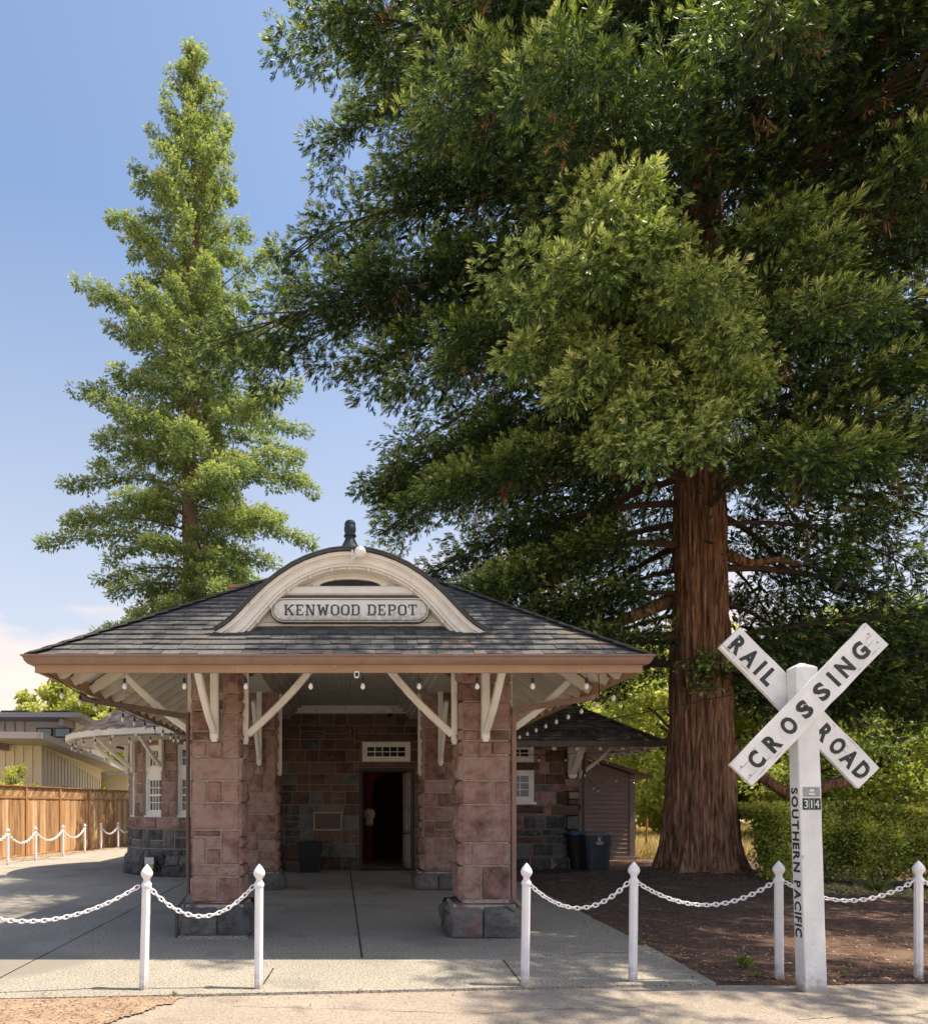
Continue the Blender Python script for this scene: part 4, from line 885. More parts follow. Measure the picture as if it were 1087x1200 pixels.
for x,y,lb in back:
    if lb: place_post(x,y,lb,'chain posts along the cedar fence', hs=.93)
# ---- chains as oval links along a catenary
def chain(p0, p1, sag, label, group, pitch=.042, r=.0058, n=6, m=10):
    p0 = Vector(p0); p1 = Vector(p1); L = (p1-p0).length; 
    P = lambda t: p0.lerp(p1,t)-Vector((0,0,4*sag*t*(1-t)))
    # arc-length table
    T = [0]; N = 200
    for k in range(N): T.append(T[-1]+(P((k+1)/N)-P(k/N)).length)
    cnt = int(T[-1]/pitch); mb = MB(); j = 0
    for q in range(cnt):
        s = (q+.5)*T[-1]/cnt
        while j < N-1 and T[j+1] < s: j += 1
        t = (j+(s-T[j])/(T[j+1]-T[j]))/N
        c = P(t); d = (P(min(1,t+.01))-P(max(0,t-.01))).normalized(); w = d.cross(Vector((0,0,1))).normalized(); u = w.cross(d)
        tw = .55+(q%2)*PI/2+rng.uniform(-.15,.15); side = w*math.cos(tw)+u*math.sin(tw); nrm = d.cross(side)
        hl = pitch*.70; hw_ = pitch*.40; ring = []
        for a in range(m):
            an = 2*PI*a/m; ca, sa = math.cos(an), math.sin(an)
            ctr = c+d*(hl*ca)+side*(hw_*sa); o = (d*ca+side*sa).normalized()
            for b in range(n):
                bn = 2*PI*b/n; ring.append(ctr+(o*math.cos(bn)+nrm*math.sin(bn))*r)
        mb.add(ring, [(a*n+b, a*n+(b+1)%n, ((a+1)%m)*n+(b+1)%n, ((a+1)%m)*n+b) for a in range(m) for b in range(n)])
    o = mb.build('chain', M['chain'], loc=tuple(p0)); tag(o, label, 'chain', group); return o
fz = .85; F = front
fl_ = [(0,1,.27,'white chain sagging from the left edge to the first post on the left'),(1,2,.25,'white chain hanging in front of the left stone column'),(3,4,.21,'white chain between the two posts right of the walkway opening'),(4,5,.20,'white chain sagging in front of the redwood trunk'),(5,6,.17,'white chain passing behind the railroad crossing sign'),(6,7,.2,'white chain running off the right edge')]
for a,b,s_,lb in fl_: chain((F[a][0]+.04,F[a][1],fz),(F[b][0]-.04,F[b][1],fz), s_, lb, 'chains along the road edge')
bl = ['white chain by the fence running in from the left edge','white chain by the fence between the nearest and second posts','white chain by the fence between the second and third posts','white chain by the fence between the third and fourth posts',None,'white chain by the fence just right of the gap','white chain by the fence ending at the post nearest the round bay','white chain by the fence disappearing behind the round bay']
for k,lb in enumerate(bl):
    if lb: chain((back[k][0],back[k][1]+.04,.80),(back[k+1][0],back[k+1][1]-.04,.80), .26, lb, 'chains along the cedar fence', pitch=.07, r=.011, n=4, m=6)
# ---- crossing sign
xs = thing('crossing_sign', (3.74,5.98,-.03), 'weathered white crossbuck reading RAIL ROAD CROSSING on a square post', 'sign')
lean = .030
def Lx(x, y, z): return (x-lean*(z), y, z)       # the post leans a little to the left
PX0, PX1, PY0, PY1, PH = 3.735, 3.915, 5.95, 6.085, 2.70
mb = MB(); c = .006
def ring_(z, s=0): return [Lx(a,b,z) for a,b in ((PX0+s+c,PY0+s),(PX1-s-c,PY0+s),(PX1-s,PY0+s+c),(PX1-s,PY1-s-c),(PX1-s-c,PY1-s),(PX0+s+c,PY1-s),(PX0+s,PY1-s-c),(PX0+s,PY0+s+c))]
zs = [(-.05,0)]+[(.1+.2*k,rng.uniform(-.001,.002)) for k in range(13)]+[(PH-.05,0),(PH-.035,.02),(PH-.005,.07)]
vs = []; 
for z,s_ in zs: vs += ring_(z,s_)
n = 8; mb.add(vs, [(k*n+j,k*n+(j+1)%n,(k+1)*n+(j+1)%n,(k+1)*n+j) for k in range(len(zs)-1) for j in range(n)]+[tuple(range(n))[::-1],tuple(range((len(zs)-1)*n,len(zs)*n))])
sp = mb.build('post', M['white_board'], xs)
mb = MB(); fs_ = lambda x,y,h: Lx(PX0-h, PY1-.018-y, 1.64-x)
# text runs downwards, letter tops towards the road
fs2 = lambda x,y,h: Lx(PX0-h, (PY1-.022)-y, 1.66-x)
put_text(mb, 'SOUTHERN', fs2, 0, .70, 0, .088, .002, .028, gap=.18)
mb.build('lettering', M['letter'], sp); mb = MB()
put_text(mb, 'PACIFIC', fs2, .77, 1.24, 0, .088, .002, .028, gap=.18)
mb.build('lettering', M['letter'], sp)
ffp = lambda x,y,h: Lx(PX0+x, PY0-h, y)
mb = MB(); mb.prism([(.028,1.585),(.165,1.585),(.165,1.665),(.028,1.665)], ffp, -.002, .004); gp_ = mb.build('name_plate', M['plate_grey'], xs)
mb = MB(); put_text(mb, 'UPRR', lambda x,y,h: ffp(x,y,h+.004), .075,.12,1.635,1.65,.001,.01) if False else mb.box(ffp(.08,1.628,.0055),ffp(.115,1.645,.003)); mb.box(ffp(.075,1.60,.0055),ffp(.12,1.615,.003)); mb.build('plate_mark', M['white'], gp_)
mb = MB(); mb.prism([(.022,1.478),(.168,1.478),(.168,1.572),(.022,1.572)], ffp, -.002, .004); np_ = mb.build('number_plate', M['plate_dark'], xs)
mb = MB(); f3 = lambda x,y,h: ffp(x,y,h+.004); put_text(mb, '3', f3, .032,.062,1.492,1.558,.002,.0); put_text(mb, '1', f3, .088,.097,1.492,1.558,.002,.0); put_text(mb, '4', f3, .120,.155,1.492,1.558,.002,.0)
for a in (.070,.112): mb.prism([(a,1.485),(a+.003,1.485),(a+.003,1.565),(a,1.565)], f3, 0, .001)
mb.build('numerals', M['white_board'], np_)
def plank(name, c, ang, L, W, y0, th, words, lh=.148):
    ca, sa = math.cos(ang), math.sin(ang)
    f = lambda x,y,h: (c[0]+x*ca-y*sa, y0-h, c[1]+x*sa+y*ca)
    mb = MB(); j = lambda: rng.uniform(-.004,.004); nseg = 12
    top = [(-L/2+L*k/nseg, W/2+j()) for k in range(nseg+1)]; bot = [(-L/2+L*k/nseg, -W/2+j()) for k in range(nseg+1)]
    mb.prism(bot+top[::-1], f, -th, 0); o = mb.build(name, M['white_board'], xs)
    mb = MB()
    for ch_, xc, yc, w, rot in words:
        cr, sr = math.cos(rot), math.sin(rot)
        g = lambda x,y,h: f(xc+(x*cr-y*sr), yc+(x*sr+y*cr), h+.0005)
        put_text(mb, ch_, g, -w/2, w/2, -lh/2, lh/2, .002, .045)
        if ch_ == 'L': mb.build('lettering', M['letter'], o); mb = MB()
    mb.build('lettering', M['letter'], o)
    mb = MB()                                          # splits and bolt heads
    for k in range(11):
        x = rng.choice([-1,1])*rng.uniform(L*.30,L*.49); y = rng.uniform(-W*.45,W*.45); l = rng.uniform(.05,.18)
        mb.prism([(x-l/2,y),(x,y-.0022),(x+l/2,y+.001),(x,y+.0018)], f, 0, .0006)
    mb.build('cracks', M['mortar'] if False else M['darkmetal'], o)
    mb = MB()
    for x,y in ((-L/2+.05,W*.2),(-L/2+.05,-W*.2),(L/2-.05,W*.2),(L/2-.05,-W*.2)): mb.prism([(x+.009*math.cos(a*PI/3),y+.009*math.sin(a*PI/3)) for a in range(6)], f, -.002, .004)
    mb.build('nails', M['plate_grey'], o); return o
sc = 5.93/850
cc = ((946.5-410)*sc, 1.5+(946-826)*sc)
CR = 'CROSSING'; w = [.112,.11,.122,.108,.108,.032,.118,.122]; wx = [-.625,-.435,-.24,-.055,.145,.285,.42,.60]
plank('crossing_board', cc, math.radians(46.2), 1.60, .250, 5.915, .035, [(c_,x,0,w_,0) for c_,x,w_ in zip(CR,wx,w)], .150)
sc2 = 6.10/850; c2 = ((936-410)*sc2, 1.5+(946-829.5)*sc2)
plank('rail_road_board', c2, math.radians(-45.3), 1.665, .247, 6.095, .035, [('R',-.735,0,.11,0),('A',-.59,0,.125,0),('I',-.47,0,.032,0),('L',-.36,0,.09,0),('R',.30,0,.10,0),('O',.455,0,.115,0),('A',.60,0,.125,0),('D',.745,0,.11,0)], .150)
mb = MB(); mb.lathe([(.02,0),(.02,.006)], (0,0,0), 8); mb.v = [(cc[0]-.03+x, 5.912-z, cc[1]-.02+y) for x,y,z in mb.v]; mb.build('bolt', M['darkmetal'], xs)
# ---- wheelie bins
def bin_(name, x, y, rz_, label, mbody, mlid, mark):
    t = thing(name, (x,y,0), label, 'bin'); w, d, h = .56, .62, .92
    def taper(mb, z0, z1, s0, s1, mi=0, r=.06):
        vs = []; n = 0
        for z,s in ((z0,s0),(z1,s1)):
            a = w/2*s; b = d/2*s
            P = [(a-r,-b),(a,-b+r),(a,b-r),(a-r,b),(-a+r,b),(-a,b-r),(-a,-b+r),(-a+r,-b)]; vs += [(px_,py_,z) for px_,py_ in P]
        mb.add(vs, [tuple(range(8))[::-1],tuple(range(8,16))]+[(k,(k+1)%8,(k+1)%8+8,k+8) for k in range(8)], mi)
    def fin(mb, nm, m, par=t, **k):
        c_, s_ = math.cos(rz_), math.sin(rz_); mb.v = [(x+a*c_-b*s_, y+a*s_+b*c_, z) for a,b,z in mb.v]; return mb.build(nm, m, par, **k)
    mb = MB(); taper(mb, .04, .62, .80, .93); taper(mb, .62, .84, .99, 1.03); taper(mb, .84, .87, 1.08, 1.08)
    for s in (-1,1): mb.box((s*w*.30-.03,-d/2*.93,.06),(s*w*.30+.03,-d/2*.86,.60))
    fin(mb, 'body', mbody)
    mb = MB(); taper(mb, .872, .90, 1.12, 1.10); taper(mb, .90, .935, 1.02, .85); mb.box((-w/2,d/2*1.05,.86),(w/2,d/2*1.25,.90)); fin(mb, 'lid', mlid)
    for s in (-1,1):
        wb = MB(); wb.lathe([(.02,-.03),(.10,-.03),(.11,-.015),(.11,.015),(.10,.03),(.02,.03)], (0,0,0), 16); wb.v = [(s*w*.47+c_, .20+b, .11+a) for a,b,c_ in wb.v]; fin(wb, 'wheel', M['black'])
    if mark:
        mb = MB(); f = lambda a,b,h: (a, -d/2*1.015-.012-h, b); put_text(mb, 'R', f, -.035,.035,.73,.80,.003,.02); mb.box((-.09,-d/2*1.015-.016,.695),(.09,-d/2*1.015-.0,.71)); mb.box((-.06,-d/2*1.015-.016,.665),(.06,-d/2*1.0,.68)); mb.box((-.05,-d/2*1.03-.016,.825),(.05,-d/2*1.0,.835)); fin(mb, 'emblem', M['white'])
    return t
bin_('wheelie_bin', 5.60, 16.50, -.10, 'dark blue grey wheelie bin with grey lid and white emblem by the shed', M['bin_blue'], M['lid_grey'], True)
bin_('wheelie_bin', 5.40, 16.98, -.05, 'black wheelie bin with a blue lid, behind the grey lidded one', M['bin_black'], M['lid_blue'], False)
t = thing('waste_bin', (-.95,16.75,0), 'black tapered waste bin against the dark stones of the porch wall', 'bin')
mb = MB()
for z0,z1,s0,s1 in ((0,.62,.80,1),(.62,.66,1.08,1.08)):
    vs = [(-.93+sx*.26*s, 16.75+sy*.22*s, z) for z,s in ((z0,s0),(z1,s1)) for sx,sy in ((-1,-1),(1,-1),(1,1),(-1,1))]; mb.add(vs, [(0,3,2,1),(4,5,6,7),(0,1,5,4),(1,2,6,5),(2,3,7,6),(3,0,4,7)])
mb.build('body', M['bin_black'], t); mb = MB(); mb.box((-1.2,16.52,.66),(-.66,16.98,.69)); mb.box((-1.05,16.60,.69),(-.81,16.9,.72)); mb.build('lid', M['bin_black'], t)
# ---- gas meter at the bay
gx, gy = -4.30, 15.62
t = thing('gas_meter', (gx,gy,0), 'grey gas meter with pipes and a yellow tag at the foot of the round bay', 'meter')
mb = MB(); mb.tube([(gx-.16,gy,.0),(gx-.16,gy,.55),(gx-.10,gy,.58),(gx-.02,gy,.58),(gx-.02,gy,.42)],.016,8); mb.tube([(gx+.12,gy,.3),(gx+.12,gy,.53),(gx+.42,gy+.05,.53),(gx+.42,gy+.05,0)],.016,8); mb.build('pipework', M['meter'], t, smooth=True)
mb = MB(); mb.lathe([(.06,-.17),(.11,-.13),(.125,0),(.11,.13),(.06,.17)], (0,0,0), 12); mb.v = [(gx+x, gy+y*.7, .27+z) for x,y,z in mb.v]; mb.build('body', M['meter'], t, smooth=True)
mb = MB(); mb.box((gx-.09,gy-.105,.27),(gx+.10,gy-.09,.42)); mb.build('dial', M['white'], t); mb = MB(); mb.box((gx-.01,gy-.112,.17),(gx+.09,gy-.10,.26)); mb.build('tag', M['yellow'], t)
mb = MB(); mb.tube([(gx+.2,gy,.0),(gx+.2,gy,.2),(gx+.14,gy,.24)],.03,8); mb.build('regulator', M['darkmetal'], t)
# ---- string lights
def string(pts, bulbs, label, drop=.09, sag=.03, name='string_light', s=.82):
    t = thing(name, tuple(pts[0]), label, 'string light', 'festoon lights hung under the eaves')
    mb = MB(); P = []
    for a,b in zip(pts,pts[1:]):
        a = Vector(a); b = Vector(b)
        for k in range(6): q = a.lerp(b,k/6); q.z -= 4*sag*(k/6)*(1-k/6); P.append(q)
    P.append(Vector(pts[-1])); mb.tube(P, .007*s, 5, cap=False); mb.build('wire', M['black'], t)
    for b in bulbs:
        x,y,z = b
        mb = MB(); mb.tube([(x,y,z),(x,y,z-drop)], .004*s, 4); mb.lathe([(.012*s,0),(.019*s,-.012*s),(.019*s,-.055*s),(.014*s,-.06*s)], (x,y,z-drop), 8); so_ = mb.build('socket', M['black'], t)
        mb = MB(); zz = z-drop-.06*s; mb.lathe([(.012*s,0),(.022*s,-.018*s),(.029*s,-.04*s),(.026*s,-.06*s),(.012*s,-.075*s),(.003*s,-.078*s)], (x,y,zz), 10); mb.build('bulb', M['bulb'], so_, smooth=True)
    return t
bx_ = [(px-410)/850*7.2 for px in (146,216,288,364,425,491,559,624,687)]
string([(-2.95,7.16,2.83),(-1.8,7.2,2.84),(0,7.2,2.84),(1.8,7.2,2.84),(2.95,7.16,2.83)], [(x,7.2,2.83) for x in bx_], 'string of bulbs hanging along the front eave above the walkway', .05, .0)
def along(p0, p1, n): return [tuple(Vector(p0).lerp(Vector(p1),(k+.5)/n)) for k in range(n)]
string([(-3.0,7.2,2.83),(-2.96,9.0,2.78),(-2.96,11.5,2.80),(-2.96,14.5,2.80)], along((-3.0,7.3,2.79),(-2.96,14.3,2.78),14), 'string of bulbs running back under the left eave of the porch', .05, .05)
string([(2.5,7.3,2.84),(2.82,8.2,2.74),(2.82,10.0,2.80),(2.82,14.5,2.80)], along((2.82,7.5,2.80),(2.82,14.5,2.79),13), 'string of bulbs running back under the right eave of the porch', .05, .04)
arc = [(BX+(ER-.12)*math.cos(a), BY+(ER-.12)*math.sin(a), EZ-.10) for a in [math.radians(-190+9*k) for k in range(15)]]
string(arc, arc[::1], 'string of bulbs curving round the eave of the round bay', .06, .02)
string([(3.4,16.9,2.78),(4.3,16.9,2.72),(5.2,16.9,2.75),(6.7,16.2,2.82),(6.75,19,2.8),(6.7,23,2.8)], [(4.40,16.9,2.74),(5.02,16.9,2.74)]+along((5.7,16.3,2.82),(6.75,16.1,2.82),3)+along((6.75,16.6,2.82),(6.7,22,2.8),8), 'string of bulbs under the eave of the right wing', .07, .03)
string([(5.45,17.0,2.45),(5.75,17.4,2.12),(6.3,18.2,2.0),(6.9,19.2,2.25),(7.4,20.0,2.3),(7.9,20.1,2.25)], [(5.5,17.0,2.36),(5.9,17.6,2.08),(6.15,18,2.02),(7.3,19.9,2.33),(7.85,20.1,2.28)], 'tangle of bulbs drooping across the top of the mauve shed', .04, .03)
# overhead cable
mb = MB(); P = []
for k in range(41):
    t_ = k/40; a = Vector((3.6,12.3,2.85)); b = Vector((13.5,12.0,5.2)); q = a.lerp(b,t_); q.z -= 4*.16*t_*(1-t_); P.append(q)
mb.tube(P, .011, 5); tag(mb.build('overhead_cable', M['black'], loc=(3.6,12.3,2.85)), 'thin black cable crossing in front of the redwood trunk', 'cable')
# ================================================================== SHED
sh = thing('shed', (7.2,21,0), 'mauve lap sided shed with a slanting shingle roof behind the depot', 'shed')
SX0, SX1, SY = 6.2, 8.02, 20.5
zr = lambda x: 2.92-(x-6.4)*.32
mb = MB(); k = 0; z = .08
while z < 3.0:
    zz = z+.125; xr = SX1
    if zr(SX1) < zz: xr = 6.4+(2.92-zz)/.32
    if xr > SX0+.05: mb.add([(SX0,SY-.034,z),(xr,SY-.034,z),(xr,SY-.003,zz),(SX0,SY-.003,zz),(SX0,SY+.0,z),(xr,SY,z)], [(0,1,2,3),(4,5,1,0)])
    z = zz
mb.add([(SX0,SY,.05),(SX1,SY,.05),(SX1,SY,zr(SX1)),(SX0,SY,zr(SX0)),(SX1,SY+2.2,.05),(SX1,SY+2.2,zr(SX1)),(SX0,SY+2.2,.05),(SX0,SY+2.2,zr(SX0))], [(0,1,2,3),(1,4,5,2),(6,7,5,4),(0,3,7,6)])
mb.build('wall', M['shed'], sh)
mb = MB(); mb.box((SX1-.13,SY-.04,.0),(SX1+.02,SY+.0,zr(SX1))); mb.box((SX0,SY-.06,.0),(SX1+.05,SY+.0,.10)); mb.build('corner_trim', M['shed'], sh)
mb = MB(); a = (6.0,zr(6.0)+.02); b = (8.42,zr(8.42)+.02); mb.prism([a,b,(b[0],b[1]+.07),(a[0],a[1]+.07)], lambda x,y,h: (x,SY-.25+h,y), 0, 2.8)
for k in range(12):
    x0 = 8.44-.2*k; z0 = zr(x0)+.09; y = SY-.27
    while y < SY+2.5:
        w_ = rng.uniform(.12,.25); mb.add([(x0,y,z0),(x0,y+w_-.01,z0),(x0,y+w_-.01,z0+.03),(x0,y,z0+.03),(x0-.24,y+w_-.01,zr(x0-.24)+.093),(x0-.24,y,zr(x0-.24)+.093)], [(0,3,2,1),(3,5,4,2),(0,5,3),(1,2,4)]); y += w_
mb.build('roof', M['shed_roof'], sh)
mb = MB(); mb.box((6.46,SY-.05,1.40),(6.50,SY-.02,1.56)); mb.tube([(6.38,SY-.06,.1),(6.38,SY-.06,2.6)],.03,6); mb.build('latch', M['black'], sh)
# ================================================================== CEDAR FENCE
A0 = Vector((-10.75,16.6,0)); A1 = Vector((-8.25,31.5,0)); D = (A1-A0); FL = D.length; D.normalize(); FL = 1.83*8; Nf = Vector((D.y,-D.x,0))
fe = thing('cedar_fence', tuple(A0), 'orange brown cedar board fence with a lattice top along the left path', 'fence')
ffn = plane_map(A0, D, (0,0,1), Nf)
sec = 1.83; ns = 8; FH = 2.12
for k in range(ns):
    s0 = k*sec; s1 = min(FL,(k+1)*sec)
    mb = MB(); x = s0+.05
    while x < s1-.06:
        w_ = min(rng.uniform(.12,.15), s1-.05-x); slab(mb, ffn, [(x+.002,.04+rng.uniform(0,.02),x+w_-.002,FH-.36)], -.012+rng.uniform(-.004,.004), .008+rng.uniform(-.005,.006)); x += w_
    bp_ = mb.build('board_panel', M['cedar'], fe)
    mb = MB(); q = s0+.05; L_ = .065; a = s0+.05; b = s1-.05; z0, z1 = FH-.31, FH-.04; hh = z1-z0
    x = a-hh
    while x < b:
        for sg,hz_ in ((1,.004),(-1,-.006)):
            xa, xb_ = (x, x+hh) if sg > 0 else (x+hh, x)
            # clip to the bay
            t0 = 0; t1 = 1
            def xt(t): return xa+(xb_-xa)*t
            ts = [t for t in (0,1)]
            lo = max(0,(a-min(xa,xb_))/hh); hi = min(1,(b-min(xa,xb_))/hh)
            if hi > lo:
                if sg > 0: p0 = (min(xa,xb_)+lo*hh, z0+lo*hh); p1 = (min(xa,xb_)+hi*hh, z0+hi*hh)
                else: p0 = (min(xa,xb_)+lo*hh, z1-lo*hh); p1 = (min(xa,xb_)+hi*hh, z1-hi*hh)
                if p1[0]-p0[0] > .01: mb.beam(ffn(p0[0],p0[1],hz_), ffn(p1[0],p1[1],hz_), .03, .009, up=tuple(Nf))
        x += L_*1.5
    mb.build('lattice', M['cedar'], fe)
    mb = MB(); slab(mb, ffn, [(s0+.045,FH-.36,s1-.045,FH-.31),(s0+.045,FH-.04,s1-.045,FH)], -.02, .03); slab(mb, ffn, [(s0,FH+.001,s1,FH+.03)], -.05,.06); slab(mb, ffn, [(s0+.045,0,s1-.045,.04)], -.02,.02); mb.build('rail', M['cedar_dark'], fe)
for k in range(ns+1):
    s_ = min(FL,k*sec); mb = MB(); slab(mb, ffn, [(s_-.045,-.05,s_+.045,FH+.0)], -.05, .045); mb.build('fence_post', M['cedar_dark'], fe)
mb = MB(); vs=[]; 
pts = []
for k in range(2500):
    s_ = rng.uniform(0,FL); q = ffn(s_,0,rng.uniform(.02,1.1)); pts.append((q.x,q.y,.004))
litter('fence_leaf_litter', pts, .04, M['litter'])
mb = MB(); mb.prism([(0,.02),(FL,.02),(FL,.35),(FL*.6,.55),(FL*.3,.5),(0,.7)], lambda x,y,h: ffn(x,h,y), 0, .006); struct(mb.build('fence_dirt_strip', M['dirt']))
# ================================================================== NEIGHBOUR HOUSE
hs = thing('modern_house', (-14,32,0), 'cream modern house with flat overhanging roofs behind the cedar fence', 'house')
def quadprism(mb, P, z0, z1, mi=0):
    n = len(P); z0 = z0 if isinstance(z0,(list,tuple)) else [z0]*n; z1 = z1 if isinstance(z1,(list,tuple)) else [z1]*n
    vs = [(x,y,z) for (x,y),z in zip(P,z0)]+[(x,y,z) for (x,y),z in zip(P,z1)]
    mb.add(vs, [tuple(range(n))[::-1],tuple(range(n,2*n))]+[(i,(i+1)%n,(i+1)%n+n,i+n) for i in range(n)], mi)
c0 = Vector((-11.7,27.6)); c1 = Vector((-12.35,36.0))
mb = MB(); quadprism(mb, [(-24,26.2),(c0.x,c0.y),(c1.x,c1.y),(-24,37)], 0, [3.9,3.85,3.42,3.42])
wl_ = mb.build('lower_wall', M['house_cream'], hs)
mb = MB(); dirf = (c0-Vector((-24,26.2))).normalized(); Lf = (c0-Vector((-24,26.2))).length
for k in range(int(Lf/.33)):
    q = c0-dirf*(.05+.33*k); mb.beam((q.x,q.y-.02,0),(q.x,q.y-.02,3.85),.05,.03,up=(0,1,0))
mb.build('battens', M['house_tan'], wl_)
mb = MB(); dirs = (c1-c0).normalized()
for k in range(20):
    q = c0+dirs*(.15+.42*k); mb.beam((q.x+.02,q.y,0),(q.x+.02,q.y,3.8-.05*k),.03,.03,up=(0,1,0))
mb.build('battens', M['house_cream'], wl_)
for t_ in (2.6,5.9):
    q = c0+dirs*t_; mb = MB(); mb.box((q.x-.05,q.y-.35,1.7),(q.x+.04,q.y+.35,2.35)); mb.build('window', M['glass'], hs)
mb = MB(); quadprism(mb, [(-25,24.6),(-10.9,25.7),(-11.45,37.2),(-25,38)], [3.98,3.93,3.32,3.35], [4.22,4.16,3.50,3.55]); mb.build('lower_roof', M['house_trim'], hs)
for x,y in ((-13.0,25.6),(-16.5,25.4)): mb = MB(); mb.beam((x,y,3.80),(x+.05,y+2.2,3.80),.14,.36); mb.build('roof_beam', M['house_trim'], hs)
mb = MB(); quadprism(mb, [(-26,31),(-12.1,32),(-12.5,37),(-26,37)], 3.3, 5.3); uw = mb.build('upper_wall', M['house_cream'], hs)
mb = MB()
for k in range(24): mb.box((-14.3-.42*k,31.80-.031*k,4.1),(-14.25-.42*k,31.95-.031*k,5.25))
mb.build('battens', M['house_trim'], uw)
for x0,x1 in ((-13.55,-12.75+.15),(-12.5,-12.15+.02)):
    pass
for x0,x1,z0,z1 in ((-13.75,-13.05,4.55,4.98),(-12.95,-12.25,4.55,4.98),(-13.2,-12.25,4.15,4.42)):
    mb = MB(); mb.box((x0,31.80,z0),(x1,31.86,z1)); w_ = mb.build('window', M['darkmetal'], hs); mb = MB(); mb.box((x0+.05,31.785,z0+.05),(x1-.05,31.80,z1-.05)); mb.build('pane', M['glass_blue'], w_)
mb = MB(); quadprism(mb, [(-27,29.9),(-11.35,30.6),(-11.9,38.5),(-27,38.5)], [5.25,5.30,5.05,5.05], [5.46,5.50,5.2,5.2]); mb.build('upper_roof', M['house_trim'], hs)
mb = MB()
for k in range(5): mb.box((-13-1.8*k,30.75,5.48),(-11.9-1.8*k,33,5.60))
mb.build('roof_panels', M['darkmetal'], hs)
for x in (-16.3,-12.35): mb = MB(); mb.box((x,30.8,4.95),(x+.18,32,5.24)); mb.build('roof_beam', M['house_trim'], hs)
mb = MB(); quadprism(mb, [(-13.6,39),(-12.0,39.2),(-12.1,44),(-13.6,44)], 0, 3.2); quadprism(mb, [(-14.2,38.5),(-11.6,38.7),(-11.7,44.5),(-14.2,44.5)], 3.2, 3.36, 1); mb.build('annex', [M['house_cream'],M['house_roof']], hs)
mb = MB(); mb.tube([(-11.6,26.6,1.9),(-11.6,26.6,2.3)],.06,8); 
mb2 = MB(); mb2.box((-12.62,26.9,1.9),(-12.5,27.1,2.45)); mb2.build('wall_lamp', M['black'], hs)
h2 = thing('white_house', (-14,60,0), 'pale far house glimpsed under the round bay eave', 'house')
mb = MB(); quadprism(mb, [(-21,58),(-17.2,58),(-17.2,64),(-21,64)], 0, 5.6); mb.build('wall', M['house_cream'], h2)
mb = MB(); mb.add([(-21.4,57.6,5.6),(-16.8,57.6,5.6),(-16.8,64.4,5.6),(-21.4,64.4,5.6),(-21.4,61,6.8),(-16.8,61,6.8)], [(0,1,5,4),(2,3,4,5),(1,2,5),(3,0,4)]); mb.build('roof', M['house_roof'], h2)
# field stake
t = MB(); t.tube([(9.1,22.3,0),(9.12,22.3,1.15)],.035,6); tag(t.build('fence_stake', M['cedar_dark'], loc=(9.1,22.3,0)), 'thin weathered stake in the dry grass behind the shed', 'stake')
# ================================================================== VEGETATION
def unit(a): return a/np.maximum(1e-9, np.linalg.norm(a, axis=-1, keepdims=True))
def strokes(P, D, L, W, seed_dir=None):
    """P base points, D unit directions, L lengths, W widths -> rhombus quads"""
    n = len(P); R = unit(nr.normal(size=(n,3))); S = unit(np.cross(D, R)); m = P+D*L[:,None]*.5
    s = S*W[:,None]*.5; return np.stack([P, m+s, P+D*L[:,None], m-s], 1)
def fronds(P, D, size, k, wfrac, var, spread=.75, droop=.12):
    """each frond: k strokes fanned left and right of an axis"""
    n = len(P); side = unit(np.cross(D, np.array([0,0,1.])+nr.normal(scale=.45, size=(n,3)))); out = []; vs = []
    for j in range(k):
        f = j/(k-1); a = (1 if j%2 else -1)*spread*(1-.75*f)*nr.uniform(.7,1.2,n) if j < k-1 else nr.uniform(-.1,.1,n)
        d = unit(D*np.cos(a)[:,None]+side*np.sin(a)[:,None]+nr.normal(scale=.13,size=(n,3))-np.array([0,0,droop]))
        b = P+D*(size*f*.55)[:,None]; out.append(strokes(b, d, size*(.62-.12*f), size*wfrac)); vs.append(np.clip(var+nr.normal(scale=.09,size=n)+.22*(f-.5),0,1))
    return np.concatenate(out), np.concatenate(vs)
def limb_path(base, az, L, rise, droop, wob):
    o = np.array([math.cos(az), math.sin(az), 0]); l = np.array([-o[1],o[0],0])
    return lambda t: base+o*L*t+l*wob*L*math.sin(t*2.6)+np.array([0,0,1.])*L*(rise*t-droop*t*t)
